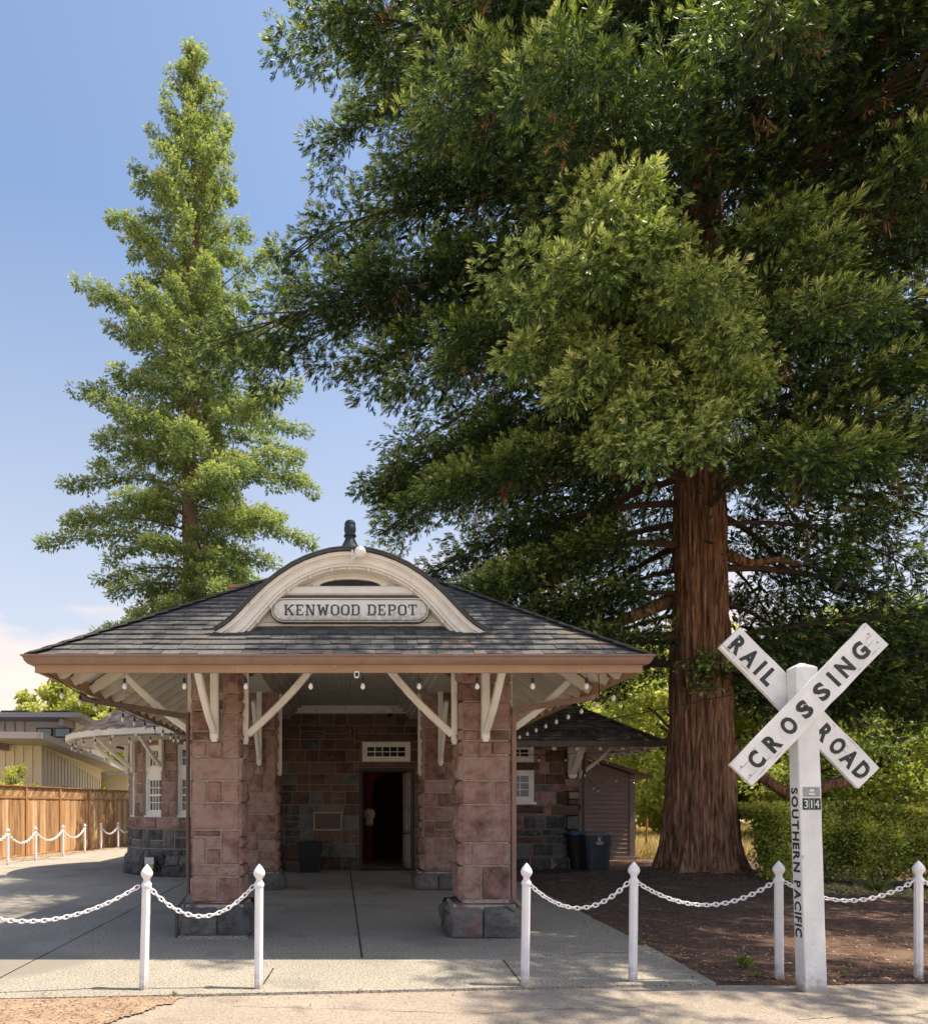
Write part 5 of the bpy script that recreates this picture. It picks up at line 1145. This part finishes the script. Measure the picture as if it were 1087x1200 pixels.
def sprays_on_limb(path, az, L, ds, sublen, df, rs, tmin=.18, hang=.35, clump=1):
    """positions and directions of fronds along the side branches of one limb"""
    P = []; D = []; T = []; t = tmin+rs.random()*ds/L; side = 1; segs = []
    while t < 1:
        p = path(t); q = path(min(1.02,t+.02)); d = q-p; d = d/np.linalg.norm(d); side = -side
        lat = np.cross(d, [0,0,1.]); lat = lat/np.linalg.norm(lat); ang = rs.uniform(.7,1.25)
        sd = d*math.cos(ang)+lat*side*math.sin(ang)+np.array([0,0,rs.uniform(-.25,.15)]); sd /= np.linalg.norm(sd)
        sl = sublen*(1-.62*t**1.5)*rs.uniform(.6,1.15)*(.55+.45*min(1,t*3)); n = max(2,int(sl/df))
        u = (np.arange(n)+nr.random(n))/n
        pos = p+sd*(u*sl)[:,None]+np.array([0,0,-1.])*(hang*sl*u**2)[:,None]+nr.normal(scale=.05*clump,size=(n,3))
        dd = unit(sd+nr.normal(scale=.45,size=(n,3))-np.array([0,0,.25])-np.array([0,0,.3])*u[:,None])
        P.append(pos); D.append(dd); T.append(np.clip(.25*u+.75*t,0,1)); segs.append((p, p+sd*sl*.8-np.array([0,0,hang*sl*.6])))
        t += ds/L*rs.uniform(.7,1.3)
    P.append(np.array([path(x) for x in np.linspace(.8,1.02,6)])); D.append(unit(np.tile(path(1.0)-path(.9),(6,1))+nr.normal(scale=.2,size=(6,3)))); T.append(np.full(6,1.))
    return P, D, T, segs
# ---------------- the big redwood
big = thing('redwood_tree', (TX,TY,0), 'huge near redwood with shaggy red brown trunk and dark drooping foliage over the crossing sign', 'tree')
def trunk_r(z):
    k = [(0,1.10),(.1,.96),(.3,.85),(.6,.77),(1.0,.71),(1.6,.655),(2.6,.60),(4.2,.55),(6,.49),(8,.46),(12,.40),(18,.28),(24,.12),(26,.04)]
    for (a,ra),(b,rb) in zip(k,k[1:]):
        if z <= b: return ra+(rb-ra)*(z-a)/(b-a)
    return .04
zl = [-.15]; 
while zl[-1] < 9: zl.append(zl[-1]+.07)
while zl[-1] < 25.5: zl.append(zl[-1]+.6)
N = 220; vs = []
for z in zl:
    r = trunk_r(max(0,z)); fl_a = max(0,1-z/1.3)**2
    for k in range(N):
        a = 2*PI*k/N; ca, sa = math.cos(a), math.sin(a)
        lob = 1+.05*math.sin(a*5+1.1+.15*z)+fl_a*(.11*math.sin(a*7+.6)+.06*math.sin(a*11+2))
        rd = noise.noise(Vector((ca*7.5+.3*math.sin(z*1.1), sa*7.5, z*.42))); rd2 = noise.noise(Vector((ca*19, sa*19, z*1.1+5))); rd3 = noise.noise(Vector((ca*38,sa*38,z*4)))
        h = (-.075*(1-abs(rd)*3.6 if abs(rd) < .277 else 0)-.03*(1-abs(rd2)*4 if abs(rd2) < .25 else 0)+.035*rd2+.016*rd3) if z < 10 else 0
        rr = r*lob+h; vs.append((TX+rr*ca+.02*math.sin(z*.6), TY+rr*sa, z))
mb = MB(); mb.add(vs, [(j*N+k,j*N+(k+1)%N,(j+1)*N+(k+1)%N,(j+1)*N+k) for j in range(len(zl)-1) for k in range(N)])
tr = mb.build('trunk', M['bark'], big, smooth=True)
# crown radius on the left side is read from the height, a little less towards the camera
RK = [(4.2,4.2),(5.2,5.4),(6.0,6.0),(7.0,6.5),(8.0,6.9),(9.2,7.0),(10.4,8.0),(11.4,8.8),(12.6,9.0),(13.4,8.0),(14.0,7.4),(15,7.6),(17,7.8),(19,7.4),(21,5.6),(23,3.6),(25,1.5)]
def RR(z):
    if z <= RK[0][0]: return RK[0][1]
    for (a,ra),(b,rb) in zip(RK,RK[1:]):
        if z <= b: return ra+(rb-ra)*(z-a)/(b-a)
    return 1
rs = random.Random(21); limbs = []
def lim(z, az, f=1, rise=.10, droop=.38):
    front = max(0,-math.sin(az)); L = RR(max(4.4,z-1.5*(z < 11)))*f*(1-(.16 if z < 11 else .02)*front)*(1+.08*math.sin(az*5+z*1.3))
    limbs.append((z,az,L,rise,droop))
z = 4.9; az = 0
while z < 24.5:
    az += 2.399+rs.uniform(-.3,.3)
    lim(z+.10*RR(z), az, rs.uniform(.86,1.03), rs.uniform(.0,.16), rs.uniform(.26,.42)); z += .105 if z < 17.5 else .28
for k in range(7): limbs.append((rs.uniform(11.5,15.0), rs.uniform(-1.75,-.75), rs.uniform(8.8,10.2), rs.uniform(.12,.22), .2))  # extra limbs added above the view, so their shadow dapples the road
for k in range(12): limbs.append((rs.uniform(3.9,4.9), rs.uniform(-.9,.7), rs.uniform(4.5,7.5), rs.uniform(.12,.2), .3))
for k in range(5): limbs.append((rs.uniform(4.3,5.0), rs.uniform(2.0,3.6), rs.uniform(3.5,6), rs.uniform(.1,.2), .3))
def clump(q, r, out, n, squash=.68):
    off = nr.normal(size=(n,3)); off = off/np.linalg.norm(off,axis=1,keepdims=True)*(nr.random(n)**.42)[:,None]; l = off*np.array([1,1,squash])*r
    D = unit(off*.9+np.array(out)*.55+nr.normal(scale=.32,size=(n,3))-np.array([0,0,.12])); T = np.clip(.46+.42*(off[:,2]*.75+off@np.array(out)*.35)+.12*np.linalg.norm(off,axis=1),0,1)  # upper and outer sprays paler, lower and inner darker: light put into tone
    return q+l, D, T
FP=[]; FD=[]; FT=[]; tw = MB(); limbs = [l_ for l_ in limbs if not (math.sin(l_[1]) < -.60 and l_[0] < 7.0)]
for (z,az,L,rise,droop) in limbs:
    ca, sa = math.cos(az), math.sin(az); r0 = trunk_r(z)*.8; base = np.array([TX+ca*r0, TY+sa*r0, z])
    p = limb_path(base, az, L-r0, rise, droop, rs.uniform(-.06,.06)); top = z > 18
    cnt = int(L*((3.3 if z > 7.5 else 4.2) if sa < .4 else 2.2)*(1.45 if ca < -.3 and z < 18 else 1)*(1 if not top else .45)); lv = np.array([-sa,ca,0])
    for c in range(cnt):
        t = .26+.76*(c+rs.random())/cnt; lt = rs.uniform(-1,1)*1.6*(1.08-.62*t); a = p(t); q = a+lv*lt+np.array([0,0,-.22*abs(lt)+rs.uniform(-.12,.12)]); r = rs.uniform(.34,.62)*(1 if t < .85 else .8)
        o_ = np.array([ca,sa,-.1])+lv*lt*.4; P,D_,T = clump(q, r, o_, int((170 if t > .5 else 110)*r*(1 if not top else .8))); FP.append(P); FD.append(D_); FT.append(T*(.55+.45*min(1,t*1.25)))  # needles also darken towards the trunk, painting in the crown's inner shade
        if z < 18 and sa < .4 and abs(lt) > .25: b = a+(q-a)*.9; tw.tube([p(max(0,t-.08)),(a+b)/2+np.array([0,0,.05]),b], [.018,.012,.005], 3, cap=False)
    if z < 19:
        pts = [p(t) for t in np.linspace(0,.97,9)]; r_ = [max(.010,(.075 if L > 5 else .05)*(1-t)**.8) for t in np.linspace(0,.97,9)]; tw.tube(pts, r_, 5, cap=False)
def foliage(FP, FD, FT, size, k, wf, name, m, par, base_var, tip_shade=.28, smin=.75, droop=.12):
    P = np.concatenate(FP); D = np.concatenate(FD); T = np.concatenate(FT); n = len(P)
    var = base_var+tip_shade*(T-.5)+nr.normal(scale=.09,size=n); sz = size*nr.uniform(smin,1.3,n)
    V, v = fronds(P, D, sz, k, wf, np.clip(var,0,1), droop=droop); print(name, 'fronds', n, 'quads', len(V)); return quads_mesh(name, V, m, par, var=v)
# dead brown sprays caught inside the crown
DP=[]; DD=[]; DT=[]
for (z,az,L,rise,droop) in limbs[:130]:
    if math.sin(az) > .3: continue
    for c in range(4):
        t = rs.uniform(.35,.92); a = np.array([TX,TY,z])+np.array([math.cos(az),math.sin(az),0])*L*t+np.array([0,0,L*(rise*t-droop*t*t)-rs.uniform(.1,.35)])+nr.normal(scale=.35,size=3)*np.array([1,1,.3])
        n = rs.randint(6,16); DP.append(a+nr.normal(scale=.10,size=(n,3))*np.array([1,1,1.5])); DD.append(unit(nr.normal(scale=.35,size=(n,3))-np.array([0,0,1.]))); DT.append(nr.random(n))
M['dead'] = mat('dead_needles', [(.0,(.05,.022,.012)),(.5,(.20,.085,.04)),(1,(.36,.20,.11))], scale=.5, attr='var')
def dead_():
    P = np.concatenate(DP); D = np.concatenate(DD); V, v = fronds(P, D, .20*nr.uniform(.7,1.4,len(P)), 6, .09, nr.random(len(P))); quads_mesh('dead_sprays', V, M['dead'], big, var=v)
dead_()
# inner foliage close to the limbs, coloured dark for the shade inside the crown
IP=[]; ID=[]
for (z,az,L,rise,droop) in limbs:
    ca, sa = math.cos(az), math.sin(az); n = int(34*L)
    t = nr.uniform(.12,.72,n); q = np.array([TX,TY,z])+np.array([ca,sa,0])*(L*t)[:,None]+np.array([0,0,1.])*(L*(rise*t-droop*t*t))[:,None]+nr.normal(scale=.42,size=(n,3)); IP.append(q); ID.append(unit(nr.normal(size=(n,3))+np.array([ca,sa,-.5])))
IP = np.concatenate(IP); ID = np.concatenate(ID); kp = np.hypot(IP[:,0]-TX,IP[:,1]-TY) > 1.5; IP = IP[kp]; ID = ID[kp]; n = len(IP); Vi = strokes(IP, ID, nr.uniform(.16,.34,n), nr.uniform(.05,.09,n))
quads_mesh('shaded_inner_foliage', Vi, M['leaf_near'], big, var=np.clip(nr.normal(.16,.07,n),0,1))
foliage(FP, FD, FT, .165, 12, .092, 'crown', M['leaf_near'], big, .43, tip_shade=.74)
tw.build('limbs', M['twig'], big)
# the sunlit bough that hangs forward, towards the road
FP=[]; FD=[]; FT=[]; tw = MB(); b0 = np.array([5.4,12.2,8.6])
for (ex,ey,ez,L_,sl) in [(3.0,8.6,9.05,0,1.35),(1.75,8.5,7.9,0,1.3),(2.3,8.2,7.6,0,1.4),(3.1,8.1,7.9,0,1.5),(3.9,8.3,7.5,0,1.4),(4.5,8.7,7.2,0,1.2),(2.7,8.8,6.8,0,1.2),(3.6,8.9,6.5,0,1.2),(3.15,8.4,8.6,0,1.3),(2.7,8.3,8.3,0,1.2),(2.0,9.0,7.2,0,1.1),(3.3,9.4,6.1,0,.9),(4.1,8.8,6.0,0,1.0),(4.7,9.1,6.4,0,1.0),(3.5,8.9,5.9,0,.9),(5.2,9.2,6.9,0,1.0)]:
    e_ = np.array([ex,ey,ez]); v_ = e_-b0; L_ = float(np.linalg.norm(v_))
    p = (lambda b0,v_,e_: lambda t: b0+v_*t+np.array([0,0,1.])*(.55*math.sin(PI*min(1,t)) ))(b0,v_,e_)
    ou = v_/L_; lv = unit(np.cross(ou,[0,0,1.])); tw.tube([p(t) for t in np.linspace(0,1,8)], [.05*(1-t)+.008 for t in np.linspace(0,1,8)], 5, cap=False)
    for c in range(17):
        t = .52+.50*(c+rs.random())/17; lt = rs.uniform(-1,1)*sl*.55*(1.2-.75*t); a = p(t); q = a+lv*lt+np.array([0,0,-.35*abs(lt)-rs.random()**2*.45*(1-t*.5)]); r = rs.uniform(.16,.34)
        P,D_,T = clump(q, r, ou*.6+np.array([0,0,-.25])+lv*lt*.3, int(210*r), .95); FP.append(P); FD.append(D_); FT.append(T)
        if c%2: tw.tube([a,(a+q)/2+np.array([0,0,.03]),q], [.009,.006,.003], 3, cap=False)
foliage(FP, FD, FT, .135, 12, .095, 'front_bough', M['leaf_near'], big, .56, tip_shade=.80)
tw.build('bough_branches', M['twig'], big)
# sprout foliage on the trunk, low stub limbs
FP=[]; FD=[]; FT=[]
for k in range(26):
    a = rs.uniform(-2.3,-.5); zz = rs.uniform(3.7,4.4); q0 = np.array([TX+.58*math.cos(a),TY+.58*math.sin(a),zz]); o = np.array([math.cos(a),math.sin(a),rs.uniform(-.3,.2)])
    n = 14; u = nr.random(n); FP.append(q0+o*(u*rs.uniform(.4,.9))[:,None]+nr.normal(scale=.07,size=(n,3))); FD.append(unit(np.tile(o,(n,1))+nr.normal(scale=.5,size=(n,3))-np.array([0,0,.3]))); FT.append(u)
for k in range(30):
    q0 = np.array([TX+rs.uniform(.5,2.6),TY-rs.uniform(.2,1.2),rs.uniform(3.9,5.0)]); n = 30; u = nr.random(n); o = unit(np.array([rs.uniform(-.2,1),-.5,-.3])); FP.append(q0+o*(u*1.0)[:,None]+nr.normal(scale=.16,size=(n,3))); FD.append(unit(np.tile(o,(n,1))+nr.normal(scale=.5,size=(n,3))-np.array([0,0,.3]))); FT.append(u*.5)
foliage(FP, FD, FT, .17, 9, .10, 'trunk_sprouts', M['leaf_near'], big, .45)
for pts_, r0_, r1_ in [([(TX+.45,TY-.1,6.45),(TX+.9,TY-.2,6.25),(TX+1.35,TY-.3,6.3),(TX+1.8,TY-.3,6.2)],.11,.04),([(TX-.4,TY+.3,5.7),(TX-1.4,TY+.5,5.3),(TX-2.6,TY+.9,4.9),(TX-3.6,TY+1.2,5.1)],.15,.05),
    ([(TX+.55,TY+.2,2.9),(TX+.95,TY+.1,2.35),(TX+1.3,TY-.2,1.95),(TX+1.55,TY-.3,1.72)],.13,.09),([(TX+3.4,TY+.3,2.1),(TX+2.6,TY+.1,1.95),(TX+2.0,TY-.2,1.72)],.13,.09)]:
    mb = MB(); n = len(pts_); mb.tube(pts_, [r0_+(r1_-r0_)*k/(n-1) for k in range(n)], 9); mb.build('stub_limb', M['bark'], big, smooth=True)
# ---------------- the far redwood behind the depot
fx, fy = -6.5, 30.0
far = thing('tall_redwood', (fx,fy,0), 'tall narrow sunlit redwood rising behind the left side of the roof', 'tree')
mb = MB(); mb.tube([(fx+.15*math.sin(z*.3),fy,z) for z in range(0,34,2)], [max(.05,.55*(1-z/34)) for z in range(0,34,2)], 12); mb.build('trunk', M['bark_far'], far, smooth=True)
FK = [(7,4.0),(8.5,4.9),(10.5,4.6),(12,5.2),(14,4.9),(16.5,4.6),(18,4.5),(19.7,4.5),(21.5,3.7),(24.3,3.1),(26.1,2.25),(27.8,1.8),(29.6,1.3),(31.4,.8),(32.4,.35),(33,.1)]
def FR(z):
    if z <= FK[0][0]: return FK[0][1]
    for (a,ra),(b,rb) in zip(FK,FK[1:]):
        if z <= b: return ra+(rb-ra)*(z-a)/(b-a)
    return .2
FP=[]; FD=[]; FT=[]; tw = MB(); z = 7.2; az = 0; rs = random.Random(5)
while z < 32.9:
    az += 2.399+rs.uniform(-.5,.5); k = (z-7)/26; f = rs.choice([.62,.75,.88,.96,1.02,1.10])
    L = FR(z)*f; ca, sa = math.cos(az), math.sin(az); base = np.array([fx,fy,z])
    rise = .05+.75*k**1.2+rs.uniform(-.05,.05); droop = .30*(1-k)+.05
    p = limb_path(base, az, L, rise, droop, rs.uniform(-.05,.05))
    lv = np.array([-sa,ca,0]); cnt = max(3,int(L*5.6)); side = math.cos(az-2.6)
    for c in range(cnt):
        t = .12+.92*(c+rs.random())/cnt; sp_ = .95*(1.12-.8*t)*min(1,L/3.5); lt = rs.uniform(-1,1)*sp_; q = p(t)+lv*lt+np.array([0,0,-.25*abs(lt)+rs.uniform(-.15,.1)])
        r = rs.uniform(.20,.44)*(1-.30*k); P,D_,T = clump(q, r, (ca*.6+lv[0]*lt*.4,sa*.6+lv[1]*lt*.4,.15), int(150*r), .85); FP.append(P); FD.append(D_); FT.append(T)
    tw.tube([p(t) for t in np.linspace(0,.95,7)], [max(.015,.075*(1-t)*(1-k*.6)) for t in np.linspace(0,.95,7)], 4, cap=False)
    z += .155+.02*k
foliage(FP, FD, FT, .165, 8, .17, 'crown', M['leaf_far'], far, .47, tip_shade=.72, droop=.25)
tw.build('limbs', M['bark_far'], far)
# ---------------- broadleaf trees, each with trunk, limbs and a clumped crown
def leafy(name, x, y, h, r, nclump, per, leaf, m, label, seed, z0=.25, cat='tree', group=None, trunk=True, flat_=.75):
    rs = random.Random(seed); t = thing(name, (x,y,0), label, cat, group); V = []; va = []
    mb = MB(); zc = h*(1+z0)/2; rz_ = h*(1-z0)/2
    if trunk: mb.tube([(x,y,-.1),(x+.1,y,h*.25),(x-.05,y+.1,h*.55),(x,y,h*.8)], [r*.07+.05,r*.055+.03,r*.035+.02,.02], 8)
    for c in range(nclump):
        while True:
            a = np.array([rs.uniform(-1,1) for _ in range(3)]); l = np.linalg.norm(a)
            if .35 < l < 1: break
        a = a/l*(l**.55)*rs.uniform(.85,1.08); q = np.array([x,y,zc])+a*np.array([r,r,rz_]); cr_ = r*rs.uniform(.16,.30)
        off = nr.normal(size=(per,3)); off = off/np.linalg.norm(off,axis=1,keepdims=True)*(nr.random(per)**.4)[:,None]*cr_*np.array([1,1,flat_]); P = q+off
        D = unit(off+nr.normal(scale=.5*cr_,size=(per,3))-np.array([0,0,.2])*cr_); L = leaf*nr.uniform(.7,1.3,per)
        V.append(strokes(P, D, L, L*nr.uniform(.4,.6,per))); va.append(np.clip(rs.gauss(.5,.12)+off[:,2]/cr_*.18+nr.normal(scale=.1,size=per),0,1))
        if trunk and c%4 == 0: mb.tube([(x,y,h*rs.uniform(.25,.6)),tuple((np.array([x,y,h*.5])+q)/2),tuple(q)], [r*.02+.01,r*.014+.008,.008], 4, cap=False)
    if trunk: mb.build('trunk', M['twig'], t)
    quads_mesh('crown' if trunk else 'foliage', np.concatenate(V), m, t, var=np.concatenate(va)); return t
G = 'trees in the background'
LB, LM = M['leaf_bright'], M['leaf_mid']
leafy('broadleaf_tree', 15.5, 33, 9.5, 4.2, 110, 260, .30, LB, 'bright yellow green tree seen between the shed roof and the redwood trunk', 1, .02, group=G)
leafy('broadleaf_tree', 11.2, 41, 8.2, 4.0, 90, 240, .34, LB, 'bright leafy tree rising just above the right wing roof', 2, .02, group=G)
leafy('broadleaf_tree', 13.5, 52, 13.5, 5.5, 90, 220, .5, LM, 'taller duller tree behind the bright tree above the right wing', 3, .1, group=G)
leafy('broadleaf_tree', 19.5, 31, 8.8, 4.2, 110, 260, .28, LB, 'bright green tree directly behind the crossing sign boards', 4, .05, group=G)
leafy('broadleaf_tree', 25.5, 34, 10.5, 5.0, 110, 260, .32, LB, 'sunlit yellow green tree at the right edge above the hedge', 5, .03, group=G)
leafy('broadleaf_tree', 17.0, 24, 5.6, 2.9, 80, 260, .2, LM, 'low olive green tree between the trunk and the crossing sign, over the hedge', 6, .12, group=G)
leafy('broadleaf_tree', 23.0, 25, 6.3, 3.4, 90, 260, .22, LM, 'rounded mid green tree right of the crossing sign, over the hedge', 7, .1, group=G)
leafy('broadleaf_tree', 33.0, 48, 15, 6.5, 90, 220, .5, LM, 'big dull green tree far behind the right edge', 8, .05, group=G)
leafy('broadleaf_tree', 26.0, 60, 14, 7.5, 90, 220, .55, LB, 'far pale tree filling the gap behind the crossing sign', 9, .0, group=G)
leafy('broadleaf_tree', -20.5, 50, 10.4, 2.6, 60, 240, .30, LB, 'round tree top above the flat roof at the left edge', 10, .3, group=G)
leafy('broadleaf_tree', -17.8, 52, 9.6, 2.0, 40, 240, .30, LB, 'small tree top above the middle of the flat roof', 11, .3, group=G)
leafy('broadleaf_tree', -16.4, 47, 9.6, 2.7, 60, 240, .30, LB, 'tree top between the flat roof and the porch eave', 12, .3, group=G)
leafy('broadleaf_tree', -12.6, 46, 8.8, 2.8, 50, 240, .30, LB, 'yellow green tree behind the round bay roof', 13, .25, group=G)
leafy('green_shrub', -11.55, 25.1, 2.95, .75, 50, 120, .09, LB, 'bright green bush topping the cedar fence at the left edge', 14, .2, cat='shrub', trunk=True)
leafy('green_shrub', -14.0, 38.2, 4.3, 1.0, 30, 120, .16, LM, 'dark shrub below the round bay eave, beyond the fence', 15, .2, cat='shrub', trunk=True)
# far wooded skyline reads as one mass
pts = []; V = []; va = []
for k in range(260):
    a = rs.uniform(-.75,.95); d = rs.uniform(95,125); x = d*math.tan(a); hh = rs.uniform(5,9) if x > 0 else rs.uniform(4,6.5)
    per = 130; off = nr.normal(size=(per,3))*np.array([2.6,2.6,2.0]); P = np.array([x,d,hh*.55])+off; P[:,2] = np.abs(P[:,2]); D = unit(off+nr.normal(size=(per,3))); L = nr.uniform(.8,1.5,per); V.append(strokes(P,D,L,L*.6)); va.append(np.clip(nr.normal(.4,.15,per),0,1))
o = quads_mesh('distant_woods', np.concatenate(V), LM, var=np.concatenate(va)); o['kind'] = 'stuff'
# ---------------- hedge
hd = thing('clipped_hedge', (12,13.6,0), 'clipped green and yellow hedge running right from the redwood trunk', 'hedge')
HY0, HY1, HX0, HX1 = 13.2, 14.7, 7.5, 15.0
n = 105000; u = nr.random(n); x = HX0+(HX1-HX0)*nr.random(n); face = nr.random(n)
bul = .22*np.sin(x*1.9)+.14*np.sin(x*4.7+1)+.08*np.sin(x*11); zt_ = 1.50+.05*np.sin(x*2.3)+.05*np.sin(x*7)
zz = nr.random(n)**.8*(zt_-.12)+.12; yf = HY0-bul*.6+.12*np.sin(zz*5+x*2)+.35*np.maximum(0,.45-zz)-(x-9)*.12
x = np.where(nr.random(n) < .04, HX0+np.abs(nr.normal(scale=.22,size=n)), x); y = np.where(face < .68, yf+np.abs(nr.normal(scale=.09,size=n)), yf+nr.random(n)*1.3); zz = np.where(face < .68, zz, zt_-np.abs(nr.normal(scale=.07,size=n)))
thin = (zz < .5)&(nr.random(n) < (.55-zz)*1.3); keep = ~thin; P = np.stack([x,y,zz],1)[keep]; n = len(P)
D = unit(nr.normal(size=(n,3))+np.array([0,-.5,.35])); L = nr.uniform(.045,.095,n); cl = np.array([noise.noise(Vector((a*1.6,0,c*2.2))) for a,b,c in P[::1]])
quads_mesh('foliage', strokes(P, D, L, L*.55), M['leaf_hedge'], hd, var=np.clip(.62+.45*cl+nr.normal(scale=.20,size=n),0,1))
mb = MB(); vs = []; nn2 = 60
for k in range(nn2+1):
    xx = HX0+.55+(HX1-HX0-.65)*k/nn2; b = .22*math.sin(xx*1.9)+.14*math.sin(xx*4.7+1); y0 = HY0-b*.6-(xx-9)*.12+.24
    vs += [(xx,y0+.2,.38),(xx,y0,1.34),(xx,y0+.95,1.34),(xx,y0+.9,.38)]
mb.add(vs, [(k*4+j,k*4+(j+1)%4,k*4+4+(j+1)%4,k*4+4+j) for k in range(nn2) for j in range(4)]+[(0,1,2,3),(nn2*4+3,nn2*4+2,nn2*4+1,nn2*4)]); mb.build('dark_core', M['hedge_core'], hd)  # solid near-black core inside the foliage
mb = MB()
for k in range(30):
    mb = MB(); xx = HX0+.3+(HX1-HX0-1)*rs.random(); y0 = HY0-(xx-9)*.12+.25; mb.tube([(xx,y0,0),(xx+rs.uniform(-.1,.1),y0,.25),(xx+rs.uniform(-.25,.25),y0-.05,.6)],[.022,.016,.01],5); mb.build('stem', M['twig'], hd)
mb = MB()
for k in range(26):
    xx = HX0+.2+6*rs.random(); y0 = HY0-(xx-9)*.12+rs.uniform(.1,.9); zc = 1.52+rs.uniform(0,.14)
    for j in range(5):
        a = 2*PI*j/5; c_ = Vector((xx,y0,zc)); q = Vector((math.cos(a),math.sin(a),.5))*.035; w_ = Vector((-math.sin(a),math.cos(a),.2))*.02; mb.add([c_,c_+q-w_,c_+q*1.4,c_+q+w_],[(0,1,2,3)])
    mb.build('flower', M['flower'], hd); mb = MB()
# ---------------- field grass, weeds
n = 60000; y = 21+45*nr.random(n)**1.6; x = (.30+.62*nr.random(n))*y*1.0; P = np.stack([x,y,np.full(n,-.05)],1); D = unit(np.stack([nr.normal(scale=.22,size=n),nr.normal(scale=.22,size=n),np.ones(n)],1)); L = nr.uniform(.25,.6,n)
o = quads_mesh('dry_grass', strokes(P, D, L, nr.uniform(.015,.04,n)), M['grass'], var=nr.uniform(0,1,n)); o['kind'] = 'stuff'
def weed(x, y, s, label, seed):
    rs_ = random.Random(seed); n = int(26*s*10)+12; P = np.tile(np.array([x,y,soil_z(x,y)]),(n,1))+nr.normal(scale=.02*s*5,size=(n,3))*np.array([1,1,0]); D = unit(np.stack([nr.normal(scale=.5,size=n),nr.normal(scale=.5,size=n),nr.uniform(.3,1,n)],1)); L = nr.uniform(.3,1,n)*s
    o = quads_mesh('weed', strokes(P, D, L, L*.16), M['weed'], loc=(x,y,0), var=nr.uniform(0,1,n)); tag(o, label, 'weed', 'weeds in the mulch'); return o
weed(3.66, 6.75, .16, 'small green weed left of the post beside the crossing sign', 1)
weed(3.60, 6.42, .07, 'low weed at the foot of the post beside the crossing sign', 2)
weed(4.42, 6.5, .07, 'tiny weed just right of the crossing sign base', 3)
weed(3.15, 7.9, .10, 'weed tuft in the mulch near the walkway edge', 4)
weed(9.0, 12.4, .35, 'bare green twiggy weed below the hedge, right of the sign post', 5)
weed(-1.41, 5.80, .05, 'tiny tuft at the road edge of the pavement on the left', 6)
n = 5000; x = 7.8+7*nr.random(n); y = 12.7-(x-9)*.1-.9*nr.random(n)**1.5; P = np.stack([x,y,np.array([soil_z(a,b) for a,b in zip(x,y)])],1); D = unit(nr.normal(size=(n,3))*np.array([1,1,.3])+np.array([0,0,.5])); L = nr.uniform(.04,.16,n)
o = quads_mesh('hedge_dead_grass', strokes(P, D, L, L*.12), M['grass'], var=nr.uniform(0,1,n)); o['kind'] = 'stuff'
